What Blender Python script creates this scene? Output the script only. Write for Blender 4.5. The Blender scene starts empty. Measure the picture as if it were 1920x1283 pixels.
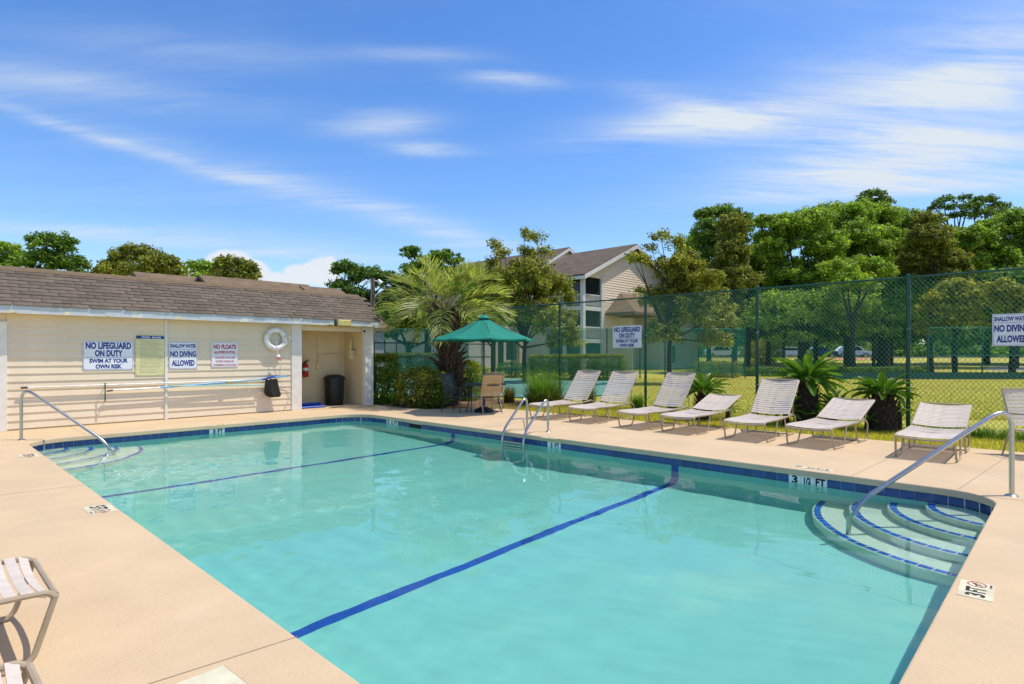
import bpy, bmesh, math, random
import numpy as np
from mathutils import Vector, Matrix, Quaternion

# ------------------------------------------------------------------ camera, light, exposure
SC = bpy.context.scene
COL = SC.collection
R = math.radians
FX, CX, HY, EYE = 1100.0, 960.0, 664.0, 1.5
TH = math.atan2(1060, 1100)              # heading of the view, measured from +X
CT, ST = math.cos(TH), math.sin(TH)

cam_d = bpy.data.cameras.new('camera')
cam = bpy.data.objects.new('camera', cam_d)
COL.objects.link(cam)
SC.camera = cam
cam.location = (0, 0, EYE)
cam.rotation_euler = (R(90), 0, TH - R(90))
cam_d.sensor_width = 36
cam_d.lens = 36 * FX / 1920
cam_d.shift_y = (HY - 641.5) / 1920
cam_d.clip_start = 0.05
cam_d.clip_end = 2000

# shadows run (-0.31, +0.31) per metre of height
sun_dir = Vector((0.31, -0.31, 1.0)).normalized()
sun_elev = math.asin(sun_dir.z)
sun_az = math.atan2(sun_dir.x, sun_dir.y)
sun_d = bpy.data.lights.new('sun', 'SUN')
sun_d.energy = 3.15
sun_d.angle = R(0.53)
sun_d.color = (1.0, 0.93, 0.82)
sun_d.cycles.is_caustics_light = True
sun = bpy.data.objects.new('sun', sun_d)
COL.objects.link(sun)
sun.rotation_euler = (-sun_dir).to_track_quat('-Z', 'Y').to_euler()
sun.location = (20, -20, 40)

SC.view_settings.view_transform = 'Standard'
SC.view_settings.look = 'None'
SC.view_settings.gamma = 1
SC.view_settings.use_curve_mapping = False
SC.view_settings.exposure = 0.38
SC.cycles.max_bounces = 10
SC.cycles.transparent_max_bounces = 24
SC.cycles.sample_clamp_indirect = 6
SC.cycles.use_denoising = True


def sky_world():
    w = bpy.data.worlds.new('World')
    SC.world = w
    w.use_nodes = True
    nt = w.node_tree
    N, L = nt.nodes, nt.links
    bg = N['Background']
    sky = N.new('ShaderNodeTexSky')
    sky.sky_type = 'NISHITA'
    sky.sun_disc = False
    sky.sun_elevation = sun_elev
    sky.sun_rotation = sun_az
    sky.air_density = 1.0
    sky.dust_density = 0.4
    sky.ozone_density = 3.0
    hs = N.new('ShaderNodeHueSaturation')
    hs.inputs['Saturation'].default_value = 1.27
    hs.inputs['Value'].default_value = 1.06
    hs.inputs['Hue'].default_value = 0.508
    L.new(sky.outputs[0], hs.inputs['Color'])
    tc = N.new('ShaderNodeTexCoord')
    sep = N.new('ShaderNodeSeparateXYZ')
    L.new(tc.outputs['Generated'], sep.inputs[0])

    def math_(op, a, b=None, c=None, clamp=False):
        m = N.new('ShaderNodeMath')
        m.operation = op
        m.use_clamp = clamp
        for i, v in enumerate((a, b, c)):
            if v is None:
                continue
            if isinstance(v, (int, float)):
                m.inputs[i].default_value = v
            else:
                L.new(v, m.inputs[i])
        return m.outputs[0]

    def ramp(v, a, b):
        r = N.new('ShaderNodeMapRange')
        r.interpolation_type = 'SMOOTHSTEP'
        r.inputs['From Min'].default_value = a
        r.inputs['From Max'].default_value = b
        L.new(v, r.inputs['Value'])
        return r.outputs[0]
    zc = math_('MAXIMUM', sep.outputs['Z'], 0.0)
    den = math_('ADD', zc, 0.12)
    # flat cloud layer seen in perspective, axes turned to the view heading: u = sideways, v = away
    dx, dy = sep.outputs['X'], sep.outputs['Y']
    fw = math_('ADD', math_('MULTIPLY', dx, CT), math_('MULTIPLY', dy, ST))
    rt = math_('SUBTRACT', math_('MULTIPLY', dx, ST), math_('MULTIPLY', dy, CT))
    u = math_('DIVIDE', rt, den)
    v = math_('DIVIDE', fw, den)
    comb = N.new('ShaderNodeCombineXYZ')
    L.new(u, comb.inputs[0])
    L.new(v, comb.inputs[1])

    def noise(vec, scale, detail, rough, loc=(0, 0, 0), rot=0, sc=(1, 1, 1), dist=0.0):
        mp = N.new('ShaderNodeMapping')
        mp.inputs['Location'].default_value = loc
        mp.inputs['Rotation'].default_value = (0, 0, rot)
        mp.inputs['Scale'].default_value = sc
        L.new(vec, mp.inputs[0])
        n = N.new('ShaderNodeTexNoise')
        n.inputs['Scale'].default_value = scale
        n.inputs['Detail'].default_value = detail
        n.inputs['Roughness'].default_value = rough
        n.inputs['Distortion'].default_value = dist
        L.new(mp.outputs[0], n.inputs['Vector'])
        return n.outputs['Fac']
    # high cirrus: broad veils broken by long fibres
    veil = noise(comb.outputs[0], 0.55, 4, 0.5, loc=(3.1, 1.7, 0), rot=R(-14), sc=(1, 1.5, 1))
    fib = noise(comb.outputs[0], 1.5, 7, 0.62, loc=(0.3, 4.4, 2), rot=R(-12), sc=(0.45, 2.6, 1), dist=0.5)
    # banks of cirrus by place in the sky: (sideways, up, half widths, tilt, strength) as direction tangents
    elev = math_('DIVIDE', sep.outputs['Z'], math_('MAXIMUM', fw, 0.05))
    side = math_('DIVIDE', rt, math_('MAXIMUM', fw, 0.05))
    ahead = ramp(fw, 0.05, 0.25)
    warp = math_('MULTIPLY', math_('SUBTRACT', noise(comb.outputs[0], 1.3, 8, 0.62, loc=(7, 2, 0), sc=(0.8, 1.2, 1)), 0.5), 0.16)
    banks = None
    for s0, e0, a, b, tilt, g in [
        (0.72, 0.425, 0.24, 0.075, 0.34, 0.6), (0.36, 0.398, 0.20, 0.030, 0.10, 0.75), (0.76, 0.33, 0.32, 0.036, 0.14, 0.8),
        (0.30, 0.428, 0.10, 0.022, -0.25, 0.45), (0.55, 0.455, 0.3, 0.06, 0.2, 0.35), (0.70, 0.36, 0.30, 0.045, 0.2, 0.42), (0.80, 0.292, 0.22, 0.013, 0.07, 0.55), (0.86, 0.52, 0.2, 0.10, 0.3, 0.4),
        (-0.22, 0.395, 0.085, 0.020, 0.08, 0.62), (-0.15, 0.352, 0.07, 0.014, -0.05, 0.5), (0.0, 0.468, 0.075, 0.013, -0.03, 0.66),
        (-0.72, 0.375, 0.36, 0.011, -0.29, 0.32), (-0.35, 0.275, 0.5, 0.026, -0.30, 0.26), (-0.1, 0.21, 0.22, 0.018, -0.26, 0.26),
        (-0.72, 0.455, 0.28, 0.03, -0.12, 0.34), (-0.68, 0.205, 0.36, 0.016, -0.06, 0.5), (-0.16, 0.51, 0.12, 0.014, -0.03, 0.3),
        (-0.36, 0.17, 0.2, 0.008, -0.06, 0.34), (-0.55, 0.52, 0.25, 0.03, -0.1, 0.22),
    ]:
        ds = math_('SUBTRACT', side, s0)
        de = math_('SUBTRACT', math_('SUBTRACT', math_('ADD', elev, math_('MULTIPLY', warp, 0.35)), e0), math_('MULTIPLY', ds, tilt))
        q = math_('ADD', math_('POWER', math_('DIVIDE', ds, a), 2.0), math_('POWER', math_('DIVIDE', de, b), 2.0))
        gss = math_('MULTIPLY', math_('EXPONENT', math_('MULTIPLY', q, -1.0)), g)
        banks = gss if banks is None else math_('ADD', banks, gss)
    banks = math_('MULTIPLY', banks, ahead)
    fib2 = noise(comb.outputs[0], 5.0, 8, 0.68, loc=(2.3, 1.4, 5), rot=R(-20), sc=(0.35, 2.2, 1), dist=0.7)
    fibm = math_('ADD', math_('MULTIPLY', math_('ADD', math_('MULTIPLY', fib, 0.45), math_('MULTIPLY', fib2, 0.55)), 4.6), -1.5)
    fibm = math_('MAXIMUM', fibm, 0.05)
    cirrus = math_('ADD', math_('MULTIPLY', banks, fibm),
                   math_('MULTIPLY', math_('MULTIPLY', ramp(veil, 0.45, 0.75), ramp(fib, 0.38, 0.72)), 0.22))
    cirrus = math_('MULTIPLY', cirrus, ramp(sep.outputs['Z'], 0.0, 0.12), clamp=True)
    # low cumulus far behind the trees
    cuv = N.new('ShaderNodeCombineXYZ')
    L.new(side, cuv.inputs[0])
    L.new(elev, cuv.inputs[1])
    cun = math_('MULTIPLY', math_('SUBTRACT', noise(cuv.outputs[0], 22, 5, 0.55), 0.5), 1.5)
    cum = None
    for s0, e0, a, b in [(-0.485, 0.150, 0.055, 0.030), (-0.445, 0.140, 0.04, 0.025), (-0.525, 0.14, 0.05, 0.024), (-0.325, 0.140, 0.042, 0.030),
                         (-0.312, 0.150, 0.018, 0.020), (-0.36, 0.135, 0.04, 0.022), (-0.40, 0.125, 0.05, 0.018)]:
        q = math_('ADD', math_('POWER', math_('DIVIDE', math_('SUBTRACT', side, s0), a), 2.0), math_('POWER', math_('DIVIDE', math_('SUBTRACT', elev, e0), b), 2.0))
        vv = math_('SUBTRACT', 1.0, q)
        cum = vv if cum is None else math_('MAXIMUM', cum, vv)
    cum = math_('MULTIPLY', ramp(math_('ADD', cum, cun), 0.0, 0.6), ahead)
    haze = math_('MULTIPLY', math_('POWER', math_('SUBTRACT', 1.0, zc), 7.0), 0.33)
    m0 = N.new('ShaderNodeMixRGB')
    m0.inputs[2].default_value = (2.1, 3.1, 4.4, 1)
    L.new(haze, m0.inputs[0])
    L.new(hs.outputs[0], m0.inputs[1])
    m1 = N.new('ShaderNodeMixRGB')
    m1.inputs[2].default_value = (3.75, 4.15, 4.6, 1)
    L.new(cirrus, m1.inputs[0])
    L.new(m0.outputs[0], m1.inputs[1])
    m2 = N.new('ShaderNodeMixRGB')
    m2.inputs[2].default_value = (4.3, 4.4, 4.6, 1)
    L.new(math_('MULTIPLY', cum, 0.9), m2.inputs[0])
    L.new(m1.outputs[0], m2.inputs[1])
    # thin bright veil that thickens towards the sun, as the pale right-hand sky of the view suggests
    dt = N.new('ShaderNodeVectorMath')
    dt.operation = 'DOT_PRODUCT'
    L.new(tc.outputs['Generated'], dt.inputs[0])
    dt.inputs[1].default_value = tuple(sun_dir)
    glow = math_('MULTIPLY', ramp(dt.outputs['Value'], 0.52, 0.98), math_('ADD', math_('MULTIPLY', ramp(fib, 0.25, 0.75), 0.3), 0.32))
    m3 = N.new('ShaderNodeMixRGB')
    m3.inputs[2].default_value = (3.9, 3.7, 3.3, 1)
    L.new(glow, m3.inputs[0])
    L.new(m2.outputs[0], m3.inputs[1])
    L.new(m3.outputs[0], bg.inputs[0])
    bg.inputs[1].default_value = 0.15


sky_world()

# ------------------------------------------------------------------ surveying helpers (bearing and distance from the standing point)


def at(px, d, z=0.0):
    X = (px - CX) / FX * d
    return Vector((d * CT + X * ST, d * ST - X * CT, z))


def zof(py, d):
    return EYE + (HY - py) * d / FX


def gp(px, py, z=0.0):
    return at(px, (EYE - z) * FX / (py - HY), z)


def on_y(px, y):
    k = (px - CX) / FX
    x = y * (CT + ST * k) / (ST - CT * k)
    return x, CT * x + ST * y


def on_x(px, x):
    k = (px - CX) / FX
    y = x * (ST - CT * k) / (CT + ST * k)
    return y, CT * x + ST * y


# ------------------------------------------------------------------ object helpers
WORLD = {}


def link(o, parent=None):
    COL.objects.link(o)
    if parent is not None:
        o.parent = parent
    return o


def tag(o, label=None, cat=None, group=None, kind=None):
    if label:
        o['label'] = label
    if cat:
        o['category'] = cat
    if group:
        o['group'] = group
    if kind:
        o['kind'] = kind
    return o


def thing(name, label, cat, loc=(0, 0, 0), rz=0.0, group=None):
    o = bpy.data.objects.new(name, None)
    o.empty_display_size = 0.2
    COL.objects.link(o)
    o.location = loc
    o.rotation_euler = (0, 0, rz)
    return tag(o, label, cat, group)


def new_mesh(name, v, f, m, smooth=False):
    me = bpy.data.meshes.new(name)
    me.from_pydata([tuple(p) for p in v], [], f)
    if m is not None:
        me.materials.append(m)
    if smooth:
        me.polygons.foreach_set('use_smooth', [True] * len(me.polygons))
    me.update()
    return me


class MB:
    def __init__(self):
        self.v, self.f = [], []

    def add(self, v, f):
        b = len(self.v)
        self.v += [tuple(p) for p in v]
        self.f += [tuple(i + b for i in q) for q in f]
        return self

    def box(self, a, b, M=None):
        x0, y0, z0 = a
        x1, y1, z1 = b
        v = [(x, y, z) for z in (z0, z1) for y in (y0, y1) for x in (x0, x1)]
        if M is not None:
            v = [M @ Vector(p) for p in v]
        return self.add(v, [(0, 2, 3, 1), (4, 5, 7, 6), (0, 1, 5, 4), (2, 6, 7, 3), (0, 4, 6, 2), (1, 3, 7, 5)])

    def bbox(self, a, b, e=0.006):
        """box with chamfered edges along all sides"""
        x0, y0, z0 = a
        x1, y1, z1 = b
        bm = bmesh.new()
        bmesh.ops.create_cube(bm, size=1)
        for q in bm.verts:
            q.co = Vector(((x0 + x1) / 2 + q.co.x * (x1 - x0), (y0 + y1) / 2 + q.co.y * (y1 - y0), (z0 + z1) / 2 + q.co.z * (z1 - z0)))
        bmesh.ops.bevel(bm, geom=bm.edges[:], offset=e, segments=1, affect='EDGES')
        bm.verts.index_update()
        self.add([q.co[:] for q in bm.verts], [[q.index for q in f.verts] for f in bm.faces])
        bm.free()
        return self

    def tube(self, path, r, n=8, closed=False, caps=True):
        P = [Vector(p) for p in path]
        rs = r if isinstance(r, (list, tuple)) else [r] * len(P)
        m = len(P)
        ring = []
        prev = None
        for i in range(m):
            a = P[i - 1] if (i > 0 or closed) else P[i]
            b = P[(i + 1) % m] if (i < m - 1 or closed) else P[i]
            t = (b - a).normalized()
            if prev is None:
                ref = Vector((0, 0, 1)) if abs(t.z) < 0.9 else Vector((1, 0, 0))
                nx = t.cross(ref).normalized()
            else:
                nx = (prev - t * prev.dot(t)).normalized()
            prev = nx
            ny = t.cross(nx)
            ring.append([P[i] + (nx * math.cos(2 * math.pi * k / n) + ny * math.sin(2 * math.pi * k / n)) * rs[i] for k in range(n)])
        b = len(self.v)
        for q in ring:
            self.v += [tuple(p) for p in q]
        for i in range(m if closed else m - 1):
            j = (i + 1) % m
            for k in range(n):
                k2 = (k + 1) % n
                self.f.append((b + i * n + k, b + i * n + k2, b + j * n + k2, b + j * n + k))
        if caps and not closed:
            self.f.append(tuple(b + k for k in range(n - 1, -1, -1)))
            self.f.append(tuple(b + (m - 1) * n + k for k in range(n)))
        return self

    def lathe(self, prof, n=24, c=(0, 0, 0)):
        b = len(self.v)
        for r, z in prof:
            for k in range(n):
                a = 2 * math.pi * k / n
                self.v.append((c[0] + r * math.cos(a), c[1] + r * math.sin(a), c[2] + z))
        for i in range(len(prof) - 1):
            for k in range(n):
                k2 = (k + 1) % n
                self.f.append((b + i * n + k, b + i * n + k2, b + (i + 1) * n + k2, b + (i + 1) * n + k))
        return self

    def prism(self, poly, axis, a, b):
        """extrude a 2-D polygon along an axis ('x' -> poly is (y,z); 'y' -> (x,z); 'z' -> (x,y))"""
        def p3(q, t):
            return {'x': (t, q[0], q[1]), 'y': (q[0], t, q[1]), 'z': (q[0], q[1], t)}[axis]
        n = len(poly)
        v = [p3(q, a) for q in poly] + [p3(q, b) for q in poly]
        f = [tuple(range(n - 1, -1, -1)), tuple(range(n, 2 * n))] + [(i, (i + 1) % n, n + (i + 1) % n, n + i) for i in range(n)]
        return self.add(v, f)

    def mesh(self, name, m, smooth=False):
        me = new_mesh(name, self.v, self.f, m, smooth)
        bm = bmesh.new()
        bm.from_mesh(me)
        bmesh.ops.recalc_face_normals(bm, faces=bm.faces[:])
        bm.to_mesh(me)
        bm.free()
        if smooth:
            me.set_sharp_from_angle(angle=R(40))
        return me

    def obj(self, name, m, parent=None, smooth=False, world=False):
        o = bpy.data.objects.new(name, self.mesh(name, m, smooth))
        link(o, parent)
        if world and parent is not None:
            off = Vector(parent.location)
            p = parent.parent
            while p is not None:
                off += Vector(p.location)
                p = p.parent
            o.location = -off
        return o


def inst(name, me, parent=None, loc=(0, 0, 0), rot=None, scale=None):
    o = bpy.data.objects.new(name, me)
    link(o, parent)
    o.location = loc
    if rot is not None:
        o.rotation_euler = rot
    if scale is not None:
        o.scale = scale
    return o


def copy_tree(o, parent=None):
    c = o.copy()
    COL.objects.link(c)
    c.parent = parent
    for ch in list(o.children):
        copy_tree(ch, c)
    return c


def bez(pts, n=8):
    """smooth a polyline: Catmull-Rom"""
    P = [Vector(p) for p in pts]
    out = []
    for i in range(len(P) - 1):
        p0 = P[i - 1] if i else P[0] * 2 - P[1]
        p1, p2 = P[i], P[i + 1]
        p3 = P[i + 2] if i + 2 < len(P) else P[-1] * 2 - P[-2]
        for k in range(n):
            t = k / n
            out.append(0.5 * ((2 * p1) + (p2 - p0) * t + (2 * p0 - 5 * p1 + 4 * p2 - p3) * t * t + (3 * p1 - p0 - 3 * p2 + p3) * t ** 3))
    out.append(P[-1])
    return out


def fillet(pts, r, n=6):
    """polyline with rounded corners of radius r"""
    P = [Vector(p) for p in pts]
    out = [P[0]]
    for i in range(1, len(P) - 1):
        a, b, c = P[i - 1], P[i], P[i + 1]
        rr = min(r, (a - b).length * 0.48, (c - b).length * 0.48)
        p, q = b + (a - b).normalized() * rr, b + (c - b).normalized() * rr
        for k in range(n + 1):
            t = k / n
            out.append(p * (1 - t) ** 2 + b * 2 * t * (1 - t) + q * t * t)
    out.append(P[-1])
    return out


# ------------------------------------------------------------------ materials
MATS = {}


def mat(name, col, rough=0.6, var=0.12, scale=6.0, bump=0.0, bscale=60.0, metal=0.0, spec=0.4, col2=None, detail=5, stain=None, random_obj=0.0, coat=0.0):
    """principled surface whose colour drifts with noise; optional second colour in patches, relief and per-piece variation"""
    m = bpy.data.materials.new(name)
    MATS[name] = m
    m.use_nodes = True
    nt = m.node_tree
    N, L = nt.nodes, nt.links
    p = N['Principled BSDF']
    p.inputs['Roughness'].default_value = rough
    p.inputs['Metallic'].default_value = metal
    p.inputs['Specular IOR Level'].default_value = spec
    p.inputs['Coat Weight'].default_value = coat
    tc = N.new('ShaderNodeTexCoord')
    n = N.new('ShaderNodeTexNoise')
    n.inputs['Scale'].default_value = scale
    n.inputs['Detail'].default_value = detail
    n.inputs['Roughness'].default_value = 0.6
    L.new(tc.outputs['Object'], n.inputs['Vector'])
    rmp = N.new('ShaderNodeMapRange')
    rmp.inputs['From Min'].default_value = 0.3
    rmp.inputs['From Max'].default_value = 0.7
    L.new(n.outputs['Fac'], rmp.inputs['Value'])
    mx = N.new('ShaderNodeMixRGB')
    c2 = col2 or tuple(c * (1 - 2 * var) for c in col)
    c1 = col if col2 else tuple(min(1, c * (1 + var)) for c in col)
    mx.inputs[1].default_value = (*c1, 1)
    mx.inputs[2].default_value = (*c2, 1)
    L.new(rmp.outputs[0], mx.inputs[0])
    out = mx.outputs[0]
    if stain:
        sc, lo, hi, scol, amt = stain
        n2 = N.new('ShaderNodeTexNoise')
        n2.inputs['Scale'].default_value = sc
        n2.inputs['Detail'].default_value = 6
        L.new(tc.outputs['Object'], n2.inputs['Vector'])
        r2 = N.new('ShaderNodeMapRange')
        r2.inputs['From Min'].default_value = lo
        r2.inputs['From Max'].default_value = hi
        r2.inputs['To Max'].default_value = amt
        L.new(n2.outputs['Fac'], r2.inputs['Value'])
        m2 = N.new('ShaderNodeMixRGB')
        m2.inputs[2].default_value = (*scol, 1)
        L.new(r2.outputs[0], m2.inputs[0])
        L.new(out, m2.inputs[1])
        out = m2.outputs[0]
    if random_obj:
        oi = N.new('ShaderNodeObjectInfo')
        r3 = N.new('ShaderNodeMapRange')
        r3.inputs['To Min'].default_value = 1 - random_obj
        r3.inputs['To Max'].default_value = 1 + random_obj
        L.new(oi.outputs['Random'], r3.inputs['Value'])
        m3 = N.new('ShaderNodeMixRGB')
        m3.blend_type = 'MULTIPLY'
        m3.inputs[0].default_value = 1
        L.new(out, m3.inputs[1])
        L.new(r3.outputs[0], m3.inputs[2])
        out = m3.outputs[0]
    L.new(out, p.inputs['Base Color'])
    if bump:
        nb = N.new('ShaderNodeTexNoise')
        nb.inputs['Scale'].default_value = bscale
        nb.inputs['Detail'].default_value = 4
        L.new(tc.outputs['Object'], nb.inputs['Vector'])
        bp = N.new('ShaderNodeBump')
        bp.inputs['Strength'].default_value = bump
        bp.inputs['Distance'].default_value = 0.01
        L.new(nb.outputs['Fac'], bp.inputs['Height'])
        L.new(bp.outputs[0], p.inputs['Normal'])
    return m


def leaf_mat(name, col, trans=0.48, rough=0.5, tip=None):
    """leaf: tint per leaf from the 'tint' attribute, diffuse + a little light through the blade"""
    m = bpy.data.materials.new(name)
    m.use_nodes = True
    nt = m.node_tree
    N, L = nt.nodes, nt.links
    p = N['Principled BSDF']
    p.inputs['Roughness'].default_value = rough
    p.inputs['Specular IOR Level'].default_value = 0.35
    at_ = N.new('ShaderNodeAttribute')
    at_.attribute_name = 'tint'
    mx = N.new('ShaderNodeMixRGB')
    mx.blend_type = 'MULTIPLY'
    mx.inputs[0].default_value = 1
    mx.inputs[2].default_value = (*col, 1)
    L.new(at_.outputs['Color'], mx.inputs[1])
    L.new(mx.outputs[0], p.inputs['Base Color'])
    tr = N.new('ShaderNodeBsdfTranslucent')
    m2 = N.new('ShaderNodeMixRGB')
    m2.blend_type = 'MULTIPLY'
    m2.inputs[0].default_value = 1
    m2.inputs[2].default_value = (1.25, 1.3, 0.5, 1)
    L.new(mx.outputs[0], m2.inputs[1])
    L.new(m2.outputs[0], tr.inputs[0])
    ms = N.new('ShaderNodeMixShader')
    ms.inputs[0].default_value = trans
    L.new(p.outputs[0], ms.inputs[1])
    L.new(tr.outputs[0], ms.inputs[2])
    L.new(ms.outputs[0], N['Material Output'].inputs[0])
    return m


def steel_mat():
    m = mat('stainless_steel', (0.52, 0.51, 0.49), rough=0.26, var=0.05, scale=20, metal=1.0)
    return m


M_DECK = mat('cool_deck', (0.625, 0.465, 0.285), rough=0.85, var=0.05, scale=1.3, bump=0.5, bscale=45, detail=8, stain=(38, 0.66, 0.74, (0.40, 0.29, 0.20), 0.38))
def deck_stains(m):
    nt = m.node_tree
    N, L = nt.nodes, nt.links
    p = N['Principled BSDF']
    src = p.inputs['Base Color'].links[0].from_socket
    tc = N.new('ShaderNodeTexCoord')
    for sc, lo, hi, col, amt, dist in ((0.55, 0.48, 0.72, (0.55, 0.40, 0.25), 0.40, 1.0), (4.5, 0.60, 0.74, (0.50, 0.36, 0.24), 0.30, 0.3), (0.9, 0.60, 0.66, (0.70, 0.56, 0.40), 0.14, 1.2)):
        n = N.new('ShaderNodeTexNoise')
        n.inputs['Scale'].default_value = sc
        n.inputs['Detail'].default_value = 9
        n.inputs['Roughness'].default_value = 0.62
        n.inputs['Distortion'].default_value = dist
        L.new(tc.outputs['Object'], n.inputs['Vector'])
        r = N.new('ShaderNodeMapRange')
        r.inputs['From Min'].default_value = lo
        r.inputs['From Max'].default_value = hi
        r.inputs['To Max'].default_value = amt
        L.new(n.outputs['Fac'], r.inputs['Value'])
        x = N.new('ShaderNodeMixRGB')
        x.inputs[2].default_value = (*col, 1)
        L.new(r.outputs[0], x.inputs[0])
        L.new(src, x.inputs[1])
        src = x.outputs[0]
    L.new(src, p.inputs['Base Color'])


deck_stains(M_DECK)
M_JOINT = mat('joint_dirt', (0.36, 0.27, 0.18), rough=0.95)
M_PLASTER = mat('pool_plaster', (0.36, 0.69, 0.61), rough=0.75, var=0.03, scale=2.0, stain=(1.2, 0.5, 0.75, (0.345, 0.675, 0.598), 0.6))
M_STEP = mat('step_plaster', (0.90, 0.83, 0.70), rough=0.75, var=0.03, scale=3)
M_TILE = mat('blue_tile', (0.012, 0.055, 0.20), rough=0.16, var=0.18, scale=9, random_obj=0.22, spec=0.6)
M_EDGE = mat('step_edge_tile', (0.015, 0.15, 0.66), rough=0.2, var=0.15, random_obj=0.2, scale=20)
M_LINE = mat('lane_line_blue', (0.006, 0.08, 0.46), rough=0.5, var=0.12, scale=25)
M_GROUT = mat('grout', (0.62, 0.64, 0.60), rough=0.8)
M_WTILE = mat('white_tile', (0.80, 0.82, 0.80), rough=0.2, var=0.03)
M_BLACK = mat('black_print', (0.012, 0.012, 0.012), rough=0.6)
M_STEEL = steel_mat()
M_SIDING = mat('cream_siding_paint', (0.79, 0.655, 0.47), rough=0.6, var=0.03, scale=3, bump=0.08, bscale=30, random_obj=0.025)
M_TRIM = mat('off_white_trim', (0.80, 0.75, 0.67), rough=0.6, var=0.05, scale=5)
M_FASCIA = mat('weathered_fascia', (0.56, 0.58, 0.60), rough=0.8, var=0.06, scale=6, stain=(3.0, 0.56, 0.60, (0.78, 0.74, 0.64), 0.8))
M_ALCOVE = mat('alcove_paint', (0.74, 0.58, 0.33), rough=0.65, var=0.04, scale=2.5)
M_SHINGLE = mat('asphalt_shingle', (0.142, 0.112, 0.085), rough=0.95, var=0.2, scale=3, bump=0.6, bscale=120, random_obj=0.20, stain=(1.2, 0.55, 0.7, (0.26, 0.19, 0.12), 0.5))
M_ROOF2 = mat('brown_roof', (0.20, 0.14, 0.085), rough=0.95, var=0.15, scale=2, bump=0.6, bscale=20)
M_ROOF3 = mat('dark_roof', (0.14, 0.105, 0.072), rough=0.95, var=0.18, scale=1.5, bump=0.6, bscale=20)
M_GREENPOLE = mat('green_vinyl_pipe', (0.006, 0.075, 0.055), rough=0.35, var=0.1)
M_WIRE = mat('green_vinyl_wire', (0.05, 0.27, 0.20), rough=0.35, var=0.1)
M_FRAME = mat('champagne_frame', (0.42, 0.335, 0.225), rough=0.42, var=0.08, scale=12)
M_STRAP = mat('vinyl_strap', (0.68, 0.58, 0.49), rough=0.45, var=0.06, scale=14, random_obj=0.05)
M_TANSTRAP = mat('tan_vinyl_strap', (0.55, 0.36, 0.17), rough=0.5, var=0.05, random_obj=0.06)
M_DARKFRAME = mat('dark_metal', (0.045, 0.05, 0.055), rough=0.5)
M_CANOPY = mat('umbrella_cloth', (0.003, 0.21, 0.145), rough=0.8, var=0.06, scale=3)
M_BLUEPOLE = mat('sky_blue_pole', (0.14, 0.42, 0.68), rough=0.3, var=0.1, scale=2)
M_WHITEPOLE = mat('white_aluminium_pole', (0.78, 0.77, 0.72), rough=0.3)
M_BLUE = mat('blue_plastic', (0.01, 0.07, 0.42), rough=0.35)
M_MESHBAG = mat('black_net', (0.02, 0.022, 0.018), rough=0.8, var=0.4, scale=40, bump=1.0, bscale=90)
M_WHITE = mat('white_plastic', (0.80, 0.80, 0.78), rough=0.35, var=0.03)
M_RED = mat('red_paint', (0.45, 0.02, 0.012), rough=0.3)
M_PINK = mat('faded_red_plastic', (0.75, 0.30, 0.25), rough=0.5)
M_BIN = mat('dark_green_bin', (0.010, 0.020, 0.016), rough=0.45)
M_ROPE = mat('white_rope', (0.72, 0.70, 0.64), rough=0.9)
M_SIGN = mat('sign_white', (0.78, 0.80, 0.84), rough=0.35, var=0.02)
M_SIGNBLUE = mat('sign_blue_ink', (0.012, 0.04, 0.26), rough=0.4)
M_SIGNRED = mat('sign_red_ink', (0.42, 0.03, 0.03), rough=0.4)
M_SIGNRED2 = mat('sign_faded_red_ink', (0.56, 0.20, 0.20), rough=0.4)
M_YELLOWSIGN = mat('sign_yellow', (0.72, 0.68, 0.36), rough=0.4, var=0.03)
M_OLIVEINK = mat('sign_olive_ink', (0.36, 0.34, 0.16), rough=0.5)
M_MARKER = mat('depth_marker_cream', (0.72, 0.66, 0.46), rough=0.5)
M_BARK = mat('bark', (0.05, 0.038, 0.028), rough=0.95, var=0.3, scale=9, bump=1.0, bscale=25)
M_POLEWOOD = mat('weathered_pole_wood', (0.20, 0.13, 0.08), rough=0.9, var=0.2, scale=12)
M_PALMBARK = mat('palm_boot', (0.115, 0.07, 0.042), rough=0.95, var=0.3, scale=14, bump=0.8, bscale=60, random_obj=0.35)
M_SAGOTRUNK = mat('sago_trunk', (0.055, 0.04, 0.028), rough=0.95, var=0.3, scale=20, bump=1.0, bscale=50, random_obj=0.3)
M_MULCH = mat('pine_straw', (0.20, 0.12, 0.06), rough=0.95, var=0.3, scale=12, bump=1.0, bscale=70)
M_COURT = mat('tennis_court_green', (0.12, 0.30, 0.25), rough=0.8, var=0.06, scale=0.4)
M_ASPHALT = mat('asphalt', (0.06, 0.06, 0.06), rough=0.9, var=0.12, scale=2)
M_HOUSE = mat('house_siding', (0.85, 0.69, 0.54), rough=0.7, var=0.03, random_obj=0.03)
M_HOUSETRIM = mat('house_trim', (0.72, 0.70, 0.68), rough=0.6)
M_GLASSDARK = mat('dark_screen', (0.02, 0.022, 0.028), rough=0.25, var=0.2, scale=0.6)
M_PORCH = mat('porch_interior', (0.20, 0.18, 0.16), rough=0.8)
M_GREYWALL = mat('grey_gable', (0.30, 0.30, 0.30), rough=0.8)
M_CARWHITE = mat('white_car_paint', (0.78, 0.78, 0.78), rough=0.2, var=0.01, coat=0.6)
M_CARBLUE = mat('dark_blue_car_paint', (0.02, 0.035, 0.08), rough=0.2, var=0.01, coat=0.6)
M_TYRE = mat('tyre', (0.012, 0.012, 0.012), rough=0.8)
M_LIGHTYELLOW = mat('aged_lamp_lens', (0.66, 0.54, 0.20), rough=0.35)
M_SAND = mat('bare_sand', (0.50, 0.42, 0.30), rough=0.95, var=0.15, scale=0.7)


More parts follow.
